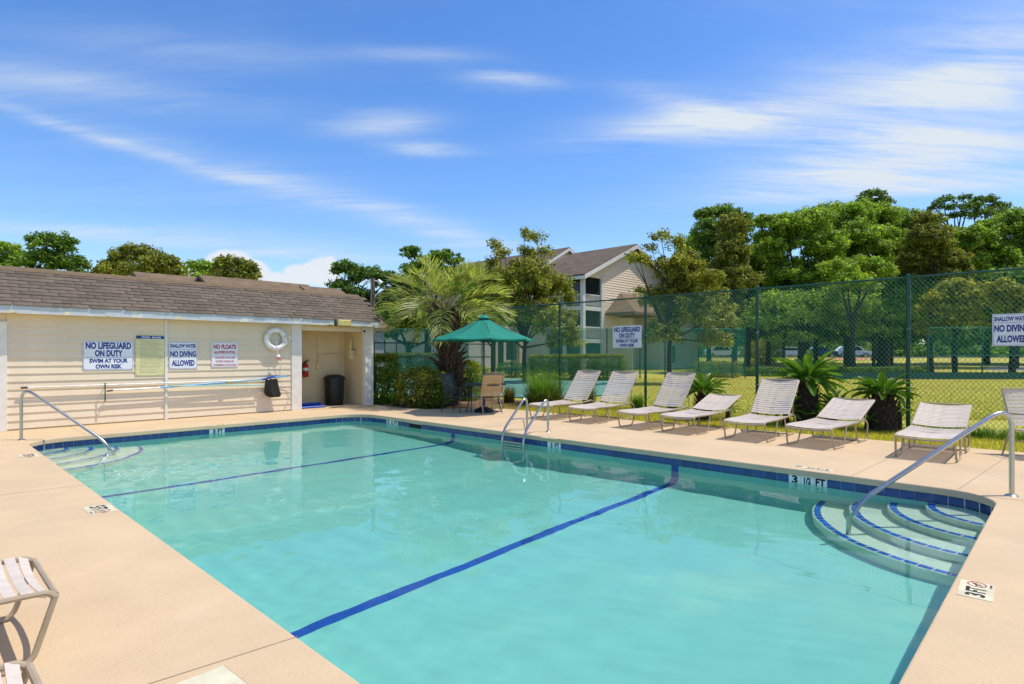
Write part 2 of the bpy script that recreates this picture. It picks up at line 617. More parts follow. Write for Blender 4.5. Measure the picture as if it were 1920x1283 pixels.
def lawn_mat():
    m = mat('lawn', (0.46, 0.41, 0.05), rough=0.95, col2=(0.36, 0.35, 0.042), scale=0.55, detail=9, bump=0.9, bscale=55,
            stain=(0.16, 0.46, 0.70, (0.36, 0.27, 0.06), 0.7))
    return m


M_LAWN = lawn_mat()


def water_mat():
    m = bpy.data.materials.new('water')
    m.use_nodes = True
    nt = m.node_tree
    nt.nodes.clear()
    o = nt.nodes.new('ShaderNodeOutputMaterial')
    g = nt.nodes.new('ShaderNodeBsdfRefraction')
    g.inputs['Color'].default_value = (0.80, 0.97, 0.955, 1)
    g.inputs['Roughness'].default_value = 0.0
    g.inputs['IOR'].default_value = 1.333
    r = nt.nodes.new('ShaderNodeBsdfGlossy')
    r.inputs['Roughness'].default_value = 0.0
    fr = nt.nodes.new('ShaderNodeFresnel')
    fr.inputs['IOR'].default_value = 1.333
    mx = nt.nodes.new('ShaderNodeMixShader')
    nt.links.new(fr.outputs[0], mx.inputs[0])
    nt.links.new(g.outputs[0], mx.inputs[1])
    nt.links.new(r.outputs[0], mx.inputs[2])
    nt.links.new(mx.outputs[0], o.inputs[0])
    return m


def screen_mat(name='green_windscreen', lo=0.30, hi=0.58):
    m = bpy.data.materials.new(name)
    m.use_nodes = True
    nt = m.node_tree
    nt.nodes.clear()
    o = nt.nodes.new('ShaderNodeOutputMaterial')
    t = nt.nodes.new('ShaderNodeBsdfTransparent')
    d = nt.nodes.new('ShaderNodeBsdfDiffuse')
    d.inputs[0].default_value = (0.003, 0.24, 0.19, 1)
    l = nt.nodes.new('ShaderNodeBsdfTranslucent')
    l.inputs[0].default_value = (0.003, 0.30, 0.23, 1)
    a = nt.nodes.new('ShaderNodeMixShader')
    a.inputs[0].default_value = 0.45
    b = nt.nodes.new('ShaderNodeMixShader')
    n = nt.nodes.new('ShaderNodeTexNoise')
    n.inputs['Scale'].default_value = 0.8
    r = nt.nodes.new('ShaderNodeMapRange')
    r.inputs['To Min'].default_value = lo
    r.inputs['To Max'].default_value = hi
    nt.links.new(n.outputs['Fac'], r.inputs['Value'])
    nt.links.new(r.outputs[0], b.inputs[0])
    nt.links.new(d.outputs[0], a.inputs[1])
    nt.links.new(l.outputs[0], a.inputs[2])
    nt.links.new(t.outputs[0], b.inputs[1])
    nt.links.new(a.outputs[0], b.inputs[2])
    nt.links.new(b.outputs[0], o.inputs[0])
    return m


M_WATER = water_mat()
M_SCREEN = screen_mat()
M_SCREEN_THIN = screen_mat('thin_windscreen', 0.08, 0.26)
L_OAK = leaf_mat('oak_leaf', (0.25, 0.36, 0.044))
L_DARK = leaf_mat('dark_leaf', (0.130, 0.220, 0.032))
L_PINE = leaf_mat('pine_needle', (0.105, 0.185, 0.036))
L_OLIVE = leaf_mat('olive_leaf', (0.20, 0.215, 0.034))
L_BRONZE = leaf_mat('bronze_leaf', (0.255, 0.262, 0.042))
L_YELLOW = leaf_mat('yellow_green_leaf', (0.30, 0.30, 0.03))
L_HEDGE = leaf_mat('hedge_leaf', (0.17, 0.25, 0.03))
L_PALM = leaf_mat('palm_leaflet', (0.29, 0.33, 0.105), rough=0.4)
L_SAGO = leaf_mat('sago_leaflet', (0.10, 0.22, 0.03), rough=0.35)
L_GRASS = leaf_mat('grass_blade', (0.15, 0.28, 0.03))
L_DRYGRASS = leaf_mat('dry_grass_blade', (0.16, 0.13, 0.035))
L_TURF = leaf_mat('turf_blade', (0.46, 0.42, 0.05))

# ------------------------------------------------------------------ text


def text_mesh(txt, w, h, m, bold=0.048):
    cu = bpy.data.curves.new('lettering', 'FONT')
    cu.body = txt
    cu.offset = bold
    cu.resolution_u = 3
    o = bpy.data.objects.new('lettering', cu)
    COL.objects.link(o)
    dg = bpy.context.evaluated_depsgraph_get()
    dg.update()
    me = bpy.data.meshes.new_from_object(o.evaluated_get(dg))
    bpy.data.objects.remove(o)
    bpy.data.curves.remove(cu)
    n = len(me.vertices)
    co = np.empty(n * 3, np.float32)
    me.vertices.foreach_get('co', co)
    co = co.reshape(-1, 3)
    lo, hi = co.min(0), co.max(0)
    co[:, 0] = ((co[:, 0] - lo[0]) / (hi[0] - lo[0]) - 0.5) * w
    co[:, 1] = ((co[:, 1] - lo[1]) / (hi[1] - lo[1]) - 0.5) * h
    co[:, 2] = 0
    me.vertices.foreach_set('co', co.ravel())
    me.materials.clear()
    me.materials.append(m)
    me.update()
    return me


def letter(parent, txt, cx, cy, w, h, m, z=0.0, name='lettering', bold=0.048):
    return inst(name, text_mesh(txt, w, h, m, bold), parent, (cx, cy, z))


def sign(name, label, cat, loc, rot, w, h, face, border, lines, rules=(), group=None, bw=0.008):
    """sign lying in its own local XY plane, facing +Z, then stood up by rot"""
    t = thing(name, label, cat, loc, 0, group)
    t.rotation_euler = rot
    MB().bbox((-w / 2, -h / 2, -0.006), (w / 2, h / 2, 0.0), 0.002).obj('panel', face, t)
    if border:
        b = MB()
        i = 0.012
        for a in ((-w / 2 + i, -h / 2 + i, w / 2 - i, -h / 2 + i + bw), (-w / 2 + i, h / 2 - i - bw, w / 2 - i, h / 2 - i),
                  (-w / 2 + i, -h / 2 + i + bw, -w / 2 + i + bw, h / 2 - i - bw), (w / 2 - i - bw, -h / 2 + i + bw, w / 2 - i, h / 2 - i - bw)):
            b.box((a[0], a[1], 0.0), (a[2], a[3], 0.0012))
        b.obj('border', border, t)
    for (txt, cx, cy, tw, th, m) in lines:
        letter(t, txt, cx * w, cy * h, tw * w, th * h, m, 0.0014)
    for (y, x0, x1, th, m) in rules:
        MB().box((x0 * w, y * h - th / 2, 0.0), (x1 * w, y * h + th / 2, 0.0013)).obj('rule_line', m, t)
    for sx in (-1, 1):
        for sy in (-1, 1):
            MB().lathe([(0.0, 0.004), (0.006, 0.003), (0.007, 0.0)], 8, (sx * (w / 2 - 0.03), sy * (h / 2 - 0.03), 0)).obj('screw', M_STEEL, t)
    return t


# ------------------------------------------------------------------ ground
def terrain(x, y):
    d = CT * x + ST * y
    return 0.0 if d < 38 else min(1.0, (d - 38) / 37.0)


def make_ground():
    xs = sorted(set([-400, -200, -100, -60, -30, -12, 0.8, 5, 9.0, 11, 12, 13, 14.2] + list(range(16, 132, 4)) + [150, 200, 300, 500]))
    ys = sorted(set([-300, -150, -80, -40, -20, -8, -0.2, 4, 8, 14.0, 16] + list(range(20, 132, 4)) + [150, 200, 300, 500]))
    v, f = [], []
    for y in ys:
        for x in xs:
            v.append((x, y, terrain(x, y) - 0.03))
    nx = len(xs)
    for j in range(len(ys) - 1):
        for i in range(nx - 1):
            if 0.8 <= xs[i] and xs[i + 1] <= 9.0 and -0.2 <= ys[j] and ys[j + 1] <= 14.0:
                continue
            f.append((j * nx + i, j * nx + i + 1, (j + 1) * nx + i + 1, (j + 1) * nx + i))
    o = bpy.data.objects.new('lawn_ground', new_mesh('lawn_ground', v, f, M_LAWN, True))
    link(o)
    tag(o, 'yellow-green lawn and ground around the pool and beyond the fence', kind='structure')


make_ground()


def flat(name, poly, z, m, kind='structure', label=None, follow=False):
    v = [(p[0], p[1], z + (terrain(p[0], p[1]) if follow else 0)) for p in poly]
    o = bpy.data.objects.new(name, new_mesh(name, v, [tuple(range(len(v)))], m))
    link(o)
    tag(o, label, kind=kind)
    return o


# ------------------------------------------------------------------ pool shape
PX0, PX1, PY0, PY1 = 1.45, 8.07, 0.59, 13.13
ZW = -0.18


def outline(off=0.0, n=10):
    """rounded rectangle, counter-clockwise from the near corner; off > 0 grows it outwards"""
    pts = []
    for cx, cy, r, a0 in ((PX0, PY0, 0.5, 180), (PX1, PY0, 0.5, 270), (PX1, PY1, 0.65, 0), (PX0, PY1, 0.65, 90)):
        sx = 1 if cx == PX0 else -1
        sy = 1 if cy == PY0 else -1
        mx, my = cx + sx * r, cy + sy * r
        for k in range(n + 1):
            a = R(a0 + 90 * k / n)
            pts.append((mx + (r + off) * math.cos(a), my + (r + off) * math.sin(a)))
    return pts


def floor_depth(y):
    return float(np.interp(y, [PY0, 4.39, 7.0, 9.55, PY1], [1.02, 1.2, 1.5, 1.25, 0.95]))


def make_deck():
    outer = [(-7, -9), (13.5, -9), (12.6, -3.0), (11.85, 0.6), (11.72, 4.0), (11.45, 7.0), (11.45, 11.2), (11.0, 12.0), (9.85, 12.75), (9.68, 13.6), (9.68, 14.99), (-7, 14.99)]
    inner = outline(0.014)
    bm = bmesh.new()
    eds = []
    for loop in (outer, inner):
        vs = [bm.verts.new((p[0], p[1], 0.0)) for p in loop]
        for i in range(len(vs)):
            eds.append(bm.edges.new((vs[i], vs[(i + 1) % len(vs)])))
    bmesh.ops.triangle_fill(bm, edges=eds, use_beauty=True)
    for f in bm.faces:
        if f.normal.z < 0:
            f.normal_flip()
    top = [[q.co[:] for q in f.verts] for f in bm.faces]
    bm.free()
    b = MB()
    for t in top:
        b.add(t, [(0, 1, 2)])
    prof = [(0.014, 0.0), (0.005, -0.003), (0.0, -0.012), (0.0, -0.072), (0.004, -0.08), (0.045, -0.083)]
    rings = [[(p[0], p[1], z) for p in outline(o)] for o, z in prof]
    n = len(rings[0])
    base = len(b.v)
    for r in rings:
        b.v += r
    for i in range(len(prof) - 1):
        for k in range(n):
            k2 = (k + 1) % n
            b.f.append((base + i * n + k, base + i * n + k2, base + (i + 1) * n + k2, base + (i + 1) * n + k))
    m = len(outer)
    base = len(b.v)
    b.v += [(p[0], p[1], 0.0) for p in outer] + [(p[0], p[1], -0.12) for p in outer]
    for k in range(m):
        k2 = (k + 1) % m
        b.f.append((base + k, base + k2, base + m + k2, base + m + k))
    me = new_mesh('pool_deck', b.v, b.f, M_DECK)
    bm = bmesh.new()
    bm.from_mesh(me)
    bmesh.ops.remove_doubles(bm, verts=bm.verts[:], dist=1e-4)
    bmesh.ops.recalc_face_normals(bm, faces=bm.faces[:])
    up = [f for f in bm.faces if abs(f.normal.z) > 0.99 and f.calc_center_median().z > -0.001]
    if up and sum(f.normal.z for f in up) < 0:
        bmesh.ops.reverse_faces(bm, faces=bm.faces[:])
    bm.to_mesh(me)
    bm.free()
    o = link(bpy.data.objects.new('pool_deck', me))
    tag(o, 'peach textured concrete deck with rounded lip around the pool', kind='structure')
    # control joints: shallow dark lines in the slab
    for a, c in (((1.45, 2.98), (-4, 3.45)), ((2.35, PY1 + 0.02), (2.4, 14.98)), ((8.09, 0.95), (11.5, 0.72)), ((8.1, 2.0), (11.6, 1.9)), ((7.9, 0.7), (8.6, -3.0)),
                 ((5.6, PY1 + 0.02), (5.6, 14.98)), ((8.09, 8.7), (11.4, 8.75)), ((1.43, 8.2), (-4, 8.5))):
        p, q = Vector((*a, 0)), Vector((*c, 0))
        s = (q - p).normalized().cross(Vector((0, 0, 1))) * 0.004
        j = MB().add([p - s + Vector((0, 0, .0015)), p + s + Vector((0, 0, .0015)), q + s + Vector((0, 0, .0015)), q - s + Vector((0, 0, .0015))], [(0, 1, 2, 3)])
        j.obj('control_joint', M_JOINT, o)
    # a few small leaves and specks lie in the joints and along the wall
    return o


make_deck()
CAUST = []


def make_pool():
    t = thing('swimming_pool', 'rectangular turquoise swimming pool with blue tile band and two lane lines', 'swimming pool', ((PX0 + PX1) / 2, (PY0 + PY1) / 2, 0))
    W = 0.045
    prof = [(W, -0.08), (W, -0.30)]
    b = MB()
    rings = []
    brk = (2.5, 4.39, 7.0, 9.55, 11.5)

    def outline_b(off):
        pts, out_ = outline(off), []
        for i, p in enumerate(pts):
            out_.append(p)
            q_ = pts[(i + 1) % len(pts)]
            if abs(q_[1] - p[1]) > 5:
                for yb_ in (brk if q_[1] > p[1] else brk[::-1]):
                    out_.append((p[0], yb_))
        return out_
    for off, z in prof:
        rings.append([(p[0], p[1], z) for p in outline_b(off)])
    cr = 0.30
    for k in range(9):
        a = R(90 * k / 8)
        off = W - cr * (1 - math.cos(a))
        ring = []
        for p in outline_b(off):
            zf = ZW - floor_depth(p[1])
            ring.append((p[0], p[1], zf + cr - cr * math.sin(a)))
        rings.append(ring)
    n = len(rings[0])
    for r in rings:
        b.v += r
    for i in range(len(rings) - 1):
        for k in range(n):
            k2 = (k + 1) % n
            b.f.append((i * n + k, (i + 1) * n + k, (i + 1) * n + k2, i * n + k2))
    me = new_mesh('basin', b.v, b.f, M_PLASTER, True)
    bm = bmesh.new()
    bm.from_mesh(me)
    bm.verts.ensure_lookup_table()
    last = [bm.verts[(len(rings) - 1) * n + k] for k in range(n)]
    rows = {}
    for q in last:
        rows.setdefault(round(q.co.y, 4), []).append(q)
    ysr = sorted(rows)
    for ya, yb_ in zip(ysr[:-1], ysr[1:]):
        lo, hi = sorted(rows[ya], key=lambda q: q.co.x), sorted(rows[yb_], key=lambda q: q.co.x)
        loop = [lo[0], lo[-1], hi[-1], hi[0]]
        loop = [q for i, q in enumerate(loop) if q not in loop[:i]]
        if len(loop) > 2:
            bm.faces.new(loop)
    bmesh.ops.recalc_face_normals(bm, faces=bm.faces[:])
    bm.to_mesh(me)
    bm.free()
    o = inst('basin', me, t)
    o.location = -t.location
    CAUST.append(o)
    # lane lines: wall, cove and floor
    for yc in (4.39, 9.56):
        hw = 0.058
        sect = []
        xw = PX1 + W
        zf = ZW - floor_depth(yc)
        pts = [(xw - 0.004, -0.235), (xw - 0.004, zf + cr)]
        for k in range(1, 9):
            a = R(90 * k / 8)
            pts.append((xw - 0.004 - (cr - 0.004) * (1 - math.cos(a)), zf + cr - (cr - 0.004) * math.sin(a)))
        pts.append((PX0 + cr - W, zf + 0.004))
        q = MB()
        v = [(x, yc + s * hw, z) for x, z in pts for s in (-1, 1)]
        q.add(v, [(2 * i, 2 * i + 1, 2 * i + 3, 2 * i + 2) for i in range(len(pts) - 1)])
        CAUST.append(q.obj('lane_line', M_LINE, t, world=True))
    # waterline tiles, with white depth tiles let in
    grout = MB()
    gl_ = outline(W - 0.003)
    for k in range(len(gl_)):
        a, c = gl_[k], gl_[(k + 1) % len(gl_)]
        grout.add([(a[0], a[1], -0.084), (c[0], c[1], -0.084), (c[0], c[1], -0.24), (a[0], a[1], -0.24)], [(0, 1, 2, 3)])
    CAUST.append(grout.obj('grout_band', M_GROUT, t, world=True))
    ol = [Vector((p[0], p[1], 0)) for p in outline(W - 0.004, 16)]
    ol.append(ol[0])
    seg = [(ol[i + 1] - ol[i]).length for i in range(len(ol) - 1)]
    tot = sum(seg)
    pitch = tot / round(tot / 0.155)
    tile = MB().bbox((-0.0745, -0.006, -0.074), (0.0745, 0.006, 0.074), 0.002).mesh('waterline_tile', M_TILE)
    tile2 = MB().bbox((-0.0745, -0.006, -0.074), (0.0745, 0.006, 0.074), 0.002).mesh('depth_tile', M_WTILE)

    def walk(s):
        i = 0
        while s > seg[i] and i < len(seg) - 1:
            s -= seg[i]
            i += 1
        d = (ol[i + 1] - ol[i]).normalized()
        return ol[i] + d * s, d
    y5 = on_x(1031, PX1)[0]
    y3a = on_x(1516, PX1)[0]
    y3b = on_x(735, PX1)[0]
    x3 = on_y(411, PY1)[0]
    ysk = on_x(776, PX1)[0]
    marks = [('5 FT', 'x', y5, 2), ('3 1/2 FT', 'x', y3a, 3), ('3 1/2 FT', 'x', y3b, 3), ('3 FT', 'y', x3, 2)]
    cnt = int(round(tot / pitch))
    spots = []
    for i in range(cnt):
        p, d = walk((i + 0.5) * pitch)
        spots.append((p, d))
    white = {}
    for mi, (txt, ax, c, nt) in enumerate(marks):
        cand = sorted(range(cnt), key=lambda i: abs((spots[i][0].y if ax == 'x' else spots[i][0].x) - c) + (0 if ((spots[i][0].x > PX1 - 0.05) if ax == 'x' else (spots[i][0].y > PY1 - 0.05)) else 99))
        pick = sorted(cand[:nt])
        for i in pick:
            white[i] = mi
        mid = sum((spots[i][0] for i in pick), Vector()) / nt
        rot = (R(90), 0, R(-90)) if ax == 'x' else (R(90), 0, 0)
        nrm = Vector((-1, 0, 0)) if ax == 'x' else Vector((0, -1, 0))
        if txt == '5 FT':
            parts = [('5', -0.055, 0.045, 0.085), ('FT', 0.07, 0.10, 0.085)]
        elif txt == '3 FT':
            parts = [('3', -0.06, 0.055, 0.09), ('FT', 0.07, 0.11, 0.09)]
        else:
            parts = [('3', -0.155, 0.07, 0.10), ('1/2', 0.0, 0.085, 0.085), ('FT', 0.155, 0.115, 0.095)]
        for s, ox, w, h in parts:
            tm = text_mesh(s, w, h, M_BLACK, 0.04)
            side = Vector((0, -1, 0)) if ax == 'x' else Vector((1, 0, 0))
            pos = mid + nrm * 0.0085 + side * ox
            CAUST.append(inst('depth_lettering', tm, t, Vector((pos.x, pos.y, -0.140)) - t.location, rot))
    for i, (p, d) in enumerate(spots):
        if abs(p.x - PX1) < 0.1 and abs(p.y - ysk) < 0.26:
            continue
        if i in white:
            o = inst('depth_tile', tile2, t, Vector((p.x, p.y, -0.160)) - t.location, (0, 0, math.atan2(d.y, d.x)))
        else:
            o = inst('waterline_tile', tile, t, Vector((p.x, p.y, -0.160)) - t.location, (0, 0, math.atan2(d.y, d.x)))
        CAUST.append(o)
    # skimmer mouth in the far wall
    sk = MB()
    sk.box((PX1 + 0.02, ysk - 0.25, -0.234), (PX1 + 0.25, ysk + 0.25, -0.225)).box((PX1 + 0.24, ysk - 0.25, -0.225), (PX1 + 0.25, ysk + 0.25, -0.09))
    sk.box((PX1 + 0.036, ysk - 0.235, -0.225), (PX1 + 0.041, ysk + 0.235, -0.1))
    sk.obj('skimmer_mouth', M_TYRE, t, world=True)
    # corner steps: nested quarter rounds, each with a rim of small blue tiles
    for (cx, cy, sx, sy) in ((PX1 + W, PY0 - W, -1, 1), (PX0 - W, PY1 + W, 1, -1)):
        for k, (r, dep) in enumerate(((0.70, 0.10), (1.06, 0.33), (1.44, 0.56), (1.83, 0.79))):
            zt = ZW - dep
            zb = ZW - 1.3
            q = MB()
            na = 40
            arc = [(cx + sx * r * math.sin(R(90 * i / na)), cy + sy * r * math.cos(R(90 * i / na))) for i in range(na + 1)]
            arc2 = [(cx + sx * (r - 0.012) * math.sin(R(90 * i / na)), cy + sy * (r - 0.012) * math.cos(R(90 * i / na))) for i in range(na + 1)]
            v = [(cx, cy, zt)] + [(p[0], p[1], zt) for p in arc2] + [(p[0], p[1], zt - 0.012) for p in arc] + [(p[0], p[1], zb) for p in arc]
            m = na + 1
            f = [(0, 1 + i, 2 + i) for i in range(na)]
            f += [(1 + i, 1 + m + i, 2 + m + i, 2 + i) for i in range(na)]
            f += [(1 + m + i, 1 + 2 * m + i, 2 + 2 * m + i, 2 + m + i) for i in range(na)]
            q.add(v, f)
            so = q.obj('step', M_STEP, t, True, world=True)
            CAUST.append(so)
            # rim tiles
            rr = r - 0.055
            nt = max(4, int(rr * math.pi / 2 / 0.125))
            da = 90 / nt
            for i in range(nt):
                a0, a1 = R(i * da + da * 0.05), R((i + 1) * da - da * 0.05)
                vv = []
                for z in (zt + 0.001, zt + 0.005):
                    for rad in (rr - 0.035, rr + 0.035):
                        for a in (a0, (a0 + a1) / 2, a1):
                            vv.append((cx + sx * rad * math.sin(a), cy + sy * rad * math.cos(a), z))
                e = MB().add(vv, [(6, 7, 10, 9), (7, 8, 11, 10), (0, 6, 9, 3), (2, 5, 11, 8), (0, 1, 7, 6), (1, 2, 8, 7), (3, 9, 10, 4), (4, 10, 11, 5)])
                CAUST.append(e.obj('edge_tile', M_EDGE, so, world=True))


make_pool()


def make_water():
    rng = np.random.default_rng(5)
    nx, ny = 150, 280
    xs = np.linspace(PX0 - 0.052, PX1 + 0.052, nx)
    ys = np.linspace(PY0 - 0.052, PY1 + 0.052, ny)
    X, Y = np.meshgrid(xs, ys)
    Z = np.zeros_like(X)
    for i in range(26):
        lam = 0.16 * (1.2 / 0.16) ** rng.random()
        a = rng.normal(R(40), 0.75)
        ph = rng.random() * 6.28
        slope = 0.0022 * (0.6 + 0.8 * rng.random())
        k = 2 * math.pi / lam
        Z += slope / k * np.sin(k * (X * math.cos(a) + Y * math.sin(a)) + ph + 0.6 * np.sin(X * 1.3 + Y * 0.7 + ph))
    # the return jet ruffles the far-left end a little more
    ruff = np.exp(-(((X - 2.6) / 1.6) ** 2 + ((Y - 10.6) / 1.8) ** 2)) + 0.5 * np.exp(-(((X - 2.0) / 1.2) ** 2 + ((Y - 4.5) / 2.5) ** 2))
    for i in range(12):
        lam = 0.14 + 0.2 * rng.random()
        a = rng.random() * 6.28
        k = 2 * math.pi / lam
        Z += ruff * 0.007 / k * np.sin(k * (X * math.cos(a) + Y * math.sin(a)) + rng.random() * 6.28)
    v = np.stack([X, Y, Z + ZW], -1).reshape(-1, 3)
    idx = np.arange(nx * ny).reshape(ny, nx)
    f = np.stack([idx[:-1, :-1], idx[:-1, 1:], idx[1:, 1:], idx[1:, :-1]], -1).reshape(-1, 4)
    me = bpy.data.meshes.new('water')
    me.from_pydata(v.tolist(), [], f.tolist())
    me.materials.append(M_WATER)
    me.polygons.foreach_set('use_smooth', [True] * len(me.polygons))
    me.update()
    o = link(bpy.data.objects.new('water', me))
    tag(o, 'clear turquoise pool water with faint ripples', kind='structure')
    o.cycles.is_caustics_caster = True


make_water()

# ------------------------------------------------------------------ pool house
YW = 15.0
RX0, RX1 = -1.2, 9.66


def pool_house():
    t = thing('pool_house', 'low cream clapboard pool house with brown shingle roof and open corner alcove', 'pool house', (4.2, YW, 0))
    # core walls behind the boards
    w = MB()
    w.box((RX0, YW + 0.02, 0), (7.40, YW + 0.12, 2.29))
    w.box((RX0, YW + 0.12, 0), (RX0 + 0.1, 17.0, 2.29))
    w.obj('wall', M_SIDING, t, world=True)
    a = MB()
    a.box((7.30, YW + 0.12, 0), (7.40, 16.2, 2.29))
    a.box((7.40, 16.1, 0), (9.34, 16.2, 2.29))
    a.box((9.34, YW + 0.1, 0), (9.62, 16.6, 2.29))
    a.obj('alcove_wall', M_ALCOVE, t, world=True)
    MB().box((7.40, YW + 0.0, 2.225), (9.62, 16.1, 2.285)).obj('alcove_ceiling', M_ALCOVE, t, world=True)
    MB().box((7.40, YW - 0.01, -0.05), (9.66, 16.1, 0.004)).obj('alcove_floor', M_DECK, t, world=True)
    MB().box((RX0, YW - 0.01, -0.05), (7.40, YW + 0.02, 0.012)).obj('sill_plate', M_ALCOVE, t, world=True)
    MB().box((7.40, YW + 0.005, 2.14), (9.345, YW + 0.085, 2.225)).obj('header', M_SIDING, t, world=True)
    MB().bbox((7.13, YW - 0.045, 0.0), (7.41, YW + 0.018, 2.288), 0.006).obj('corner_board', M_TRIM, t, world=True)
    MB().bbox((9.36, YW - 0.03, 0.0), (9.64, YW + 0.098, 2.288), 0.006).obj('corner_post', M_TRIM, t, world=True)
    MB().bbox((4.135, YW - 0.04, 0.0), (4.19, YW + 0.018, 2.285), 0.004).obj('joint_strip', M_TRIM, t, world=True)
    # clapboards
    zs = [0.03 + i * 0.154 for i in range(15)]
    for (x0, x1) in ((RX0, 0.33), (1.40, 4.135), (4.19, 7.13)):
        me = MB().prism([(YW + 0.02, 0.0), (YW - 0.022, 0.0), (YW - 0.022, 0.006), (YW - 0.002, 0.156), (YW + 0.02, 0.156)], 'x', x0, x1).mesh('siding_board', M_SIDING)
        for z in zs:
            o = inst('siding_board', me, t)
            o.location = Vector((0, 0, z)) - t.location
            if z + 0.156 > 2.29:
                o.scale = (1, 1, (2.289 - z) / 0.156)
    # door at the left edge
    MB().box((0.45, YW - 0.02, 0.02), (1.28, YW + 0.02, 2.03)).obj('door', M_ALCOVE, t, world=True)
    dt = MB()
    dt.bbox((1.28, YW - 0.05, 0), (1.40, YW + 0.019, 2.13), 0.004).bbox((0.33, YW - 0.05, 0), (0.45, YW + 0.019, 2.13), 0.004).bbox((0.45, YW - 0.05, 2.03), (1.28, YW + 0.019, 2.13), 0.004)
    dt.obj('door_trim', M_TRIM, t, world=True)
    # eaves
    YE = 14.72
    MB().box((RX0 - 0.1, YE, 2.29), (RX1, 15.2, 2.302)).obj('soffit', M_ALCOVE, t, world=True)
    MB().box((RX0 - 0.1, YE - 0.022, 2.285), (RX1, YE, 2.45)).obj('fascia', M_FASCIA, t, world=True)
    rng = random.Random(3)
    for i in range(26):          # cream paint still clinging to the lower edge of the fascia
        x = RX0 + rng.random() * 10.7
        wd = rng.uniform(0.03, 0.28)
        hh = rng.choice((0.012, 0.016, 0.02, 0.03, 0.06)) if rng.random() < 0.8 else 0.09
        pts = [(x, 2.2845)]
        nn = 7
        for k in range(nn + 1):
            pts.append((x + wd * k / nn, 2.2845 + hh * (0.45 + 0.55 * math.sin(math.pi * k / nn)) * rng.uniform(0.75, 1.1)))
        pts.append((x + wd, 2.2845))
        MB().prism(pts, 'y', YE - 0.026, YE - 0.0225).obj('paint_flake', M_MARKER, t, world=True)
    # roof: two slopes on a deck, front covered shingle by shingle
    yr, zr, ye, ze = 15.86, 3.28, YE - 0.0, 2.462
    n = Vector((0, -(zr - ze), yr - ye)).normalized()
    sl = Vector((0, yr - ye, zr - ze))
    Ls = sl.length
    sl.normalize()
    yb = 17.06
    r = MB()
    for q in ([(RX0 - .12, ye, ze), (RX1, ye, ze), (RX1, yr, zr), (RX0 - .12, yr, zr)], [(RX0 - .12, yr, zr), (RX1, yr, zr), (RX1, yb, ze), (RX0 - .12, yb, ze)]):
        r.add(q + [(p[0], p[1], p[2] - 0.03) for p in q], [(0, 1, 2, 3), (7, 6, 5, 4), (0, 4, 5, 1), (2, 6, 7, 3), (1, 5, 6, 2), (0, 3, 7, 4)])
    ro = r.obj('roof', M_SHINGLE, t, world=True)
    MB().prism([(15.2, 2.29), (yb - 0.3, 2.29), (yb - 0.1, ze - 0.05), (yr, zr - 0.05), (ye + 0.1, ze - 0.0), (ye + .1, 2.31)], 'x', RX1 - 0.12, RX1 - 0.05).obj('gable_wall', M_SIDING, t, world=True)
    exp = 0.134
    courses = int(Ls / exp) + 1
    sh = []
    for k in range(3):
        wv = (0.300, 0.285, 0.31)[k]
        sh.append(MB().add([(-wv / 2, 0, 0.0), (wv / 2, 0, 0.0), (wv / 2, 0, 0.013), (-wv / 2, 0, 0.013), (-wv / 2, 0.17, 0.0), (wv / 2, 0.17, 0.0), (wv / 2, 0.17, 0.004), (-wv / 2, 0.17, 0.004)],
                           [(0, 1, 2, 3), (3, 2, 6, 7), (0, 3, 7, 4), (1, 5, 6, 2)]).mesh('shingle', M_SHINGLE))
    rest = MB()
    q = Matrix(((1, 0, 0), sl.to_tuple(), n.to_tuple())).transposed()
    count = 0
    pend = []
    for c in range(courses):
        s = c * exp - 0.05
        x = RX0 - 0.1 + (0.155 if c % 2 else 0.0)
        while x < RX1 - 0.05:
            pend.append((c, x + 0.15 + rng.uniform(-0.012, 0.012), s + rng.uniform(-0.008, 0.006)))
            x += 0.306
    near = sorted(pend, key=lambda p: p[1] ** 2 + (YW + p[2]) ** 2 if p[1] > 1.0 else 9e9)[:298]
    keep = set(map(id, near))
    for p in pend:
        c, x, s = p
        pos = Vector((x, ye, ze)) + sl * s + n * (0.004 + 0.002 * (c % 2))
        E = q.to_4x4()
        E = Matrix.Translation(pos) @ E @ Matrix.Rotation(R(-1.6 + rng.uniform(-0.5, 0.3)), 4, 'X') @ Matrix.Rotation(R(rng.uniform(-0.5, 0.5)), 4, 'Z')
        if id(p) in keep:
            o = bpy.data.objects.new('shingle', sh[rng.randrange(3)])
            link(o, ro)
            o.matrix_local = Matrix.Translation(-Vector(t.location)) @ E if False else E
        else:
            rest.add([E @ Vector(v) for v in [(-.15, 0, 0), (.15, 0, 0), (.15, 0, .013), (-.15, 0, .013), (-.15, .17, 0), (.15, .17, 0), (.15, .17, .004), (-.15, .17, .004)]],
                     [(0, 1, 2, 3), (3, 2, 6, 7), (0, 3, 7, 4), (1, 5, 6, 2)])
    o = rest.obj('shingle_field', M_SHINGLE, ro)
    o['kind'] = 'stuff'
    cap = MB().add([(-0.16, -0.13, -0.088), (0.16, -0.13, -0.088), (0.16, 0, 0.012), (-0.16, 0, 0.012), (-0.16, 0.13, -0.088), (0.16, 0.13, -0.088)], [(0, 1, 2, 3), (3, 2, 5, 4)]).mesh('ridge_cap', M_ROOF2)
    for i in range(46):
        inst('ridge_cap', cap, ro, (RX0 + 0.1 + i * 0.235, yr, zr + 0.012 + rng.uniform(-0.003, 0.008)), (0, R(-1.5), 0))
    MB().box((RX1 - 0.005, 0, 0), (RX1 + 0.02, 1, 0.1))
    rk = MB()
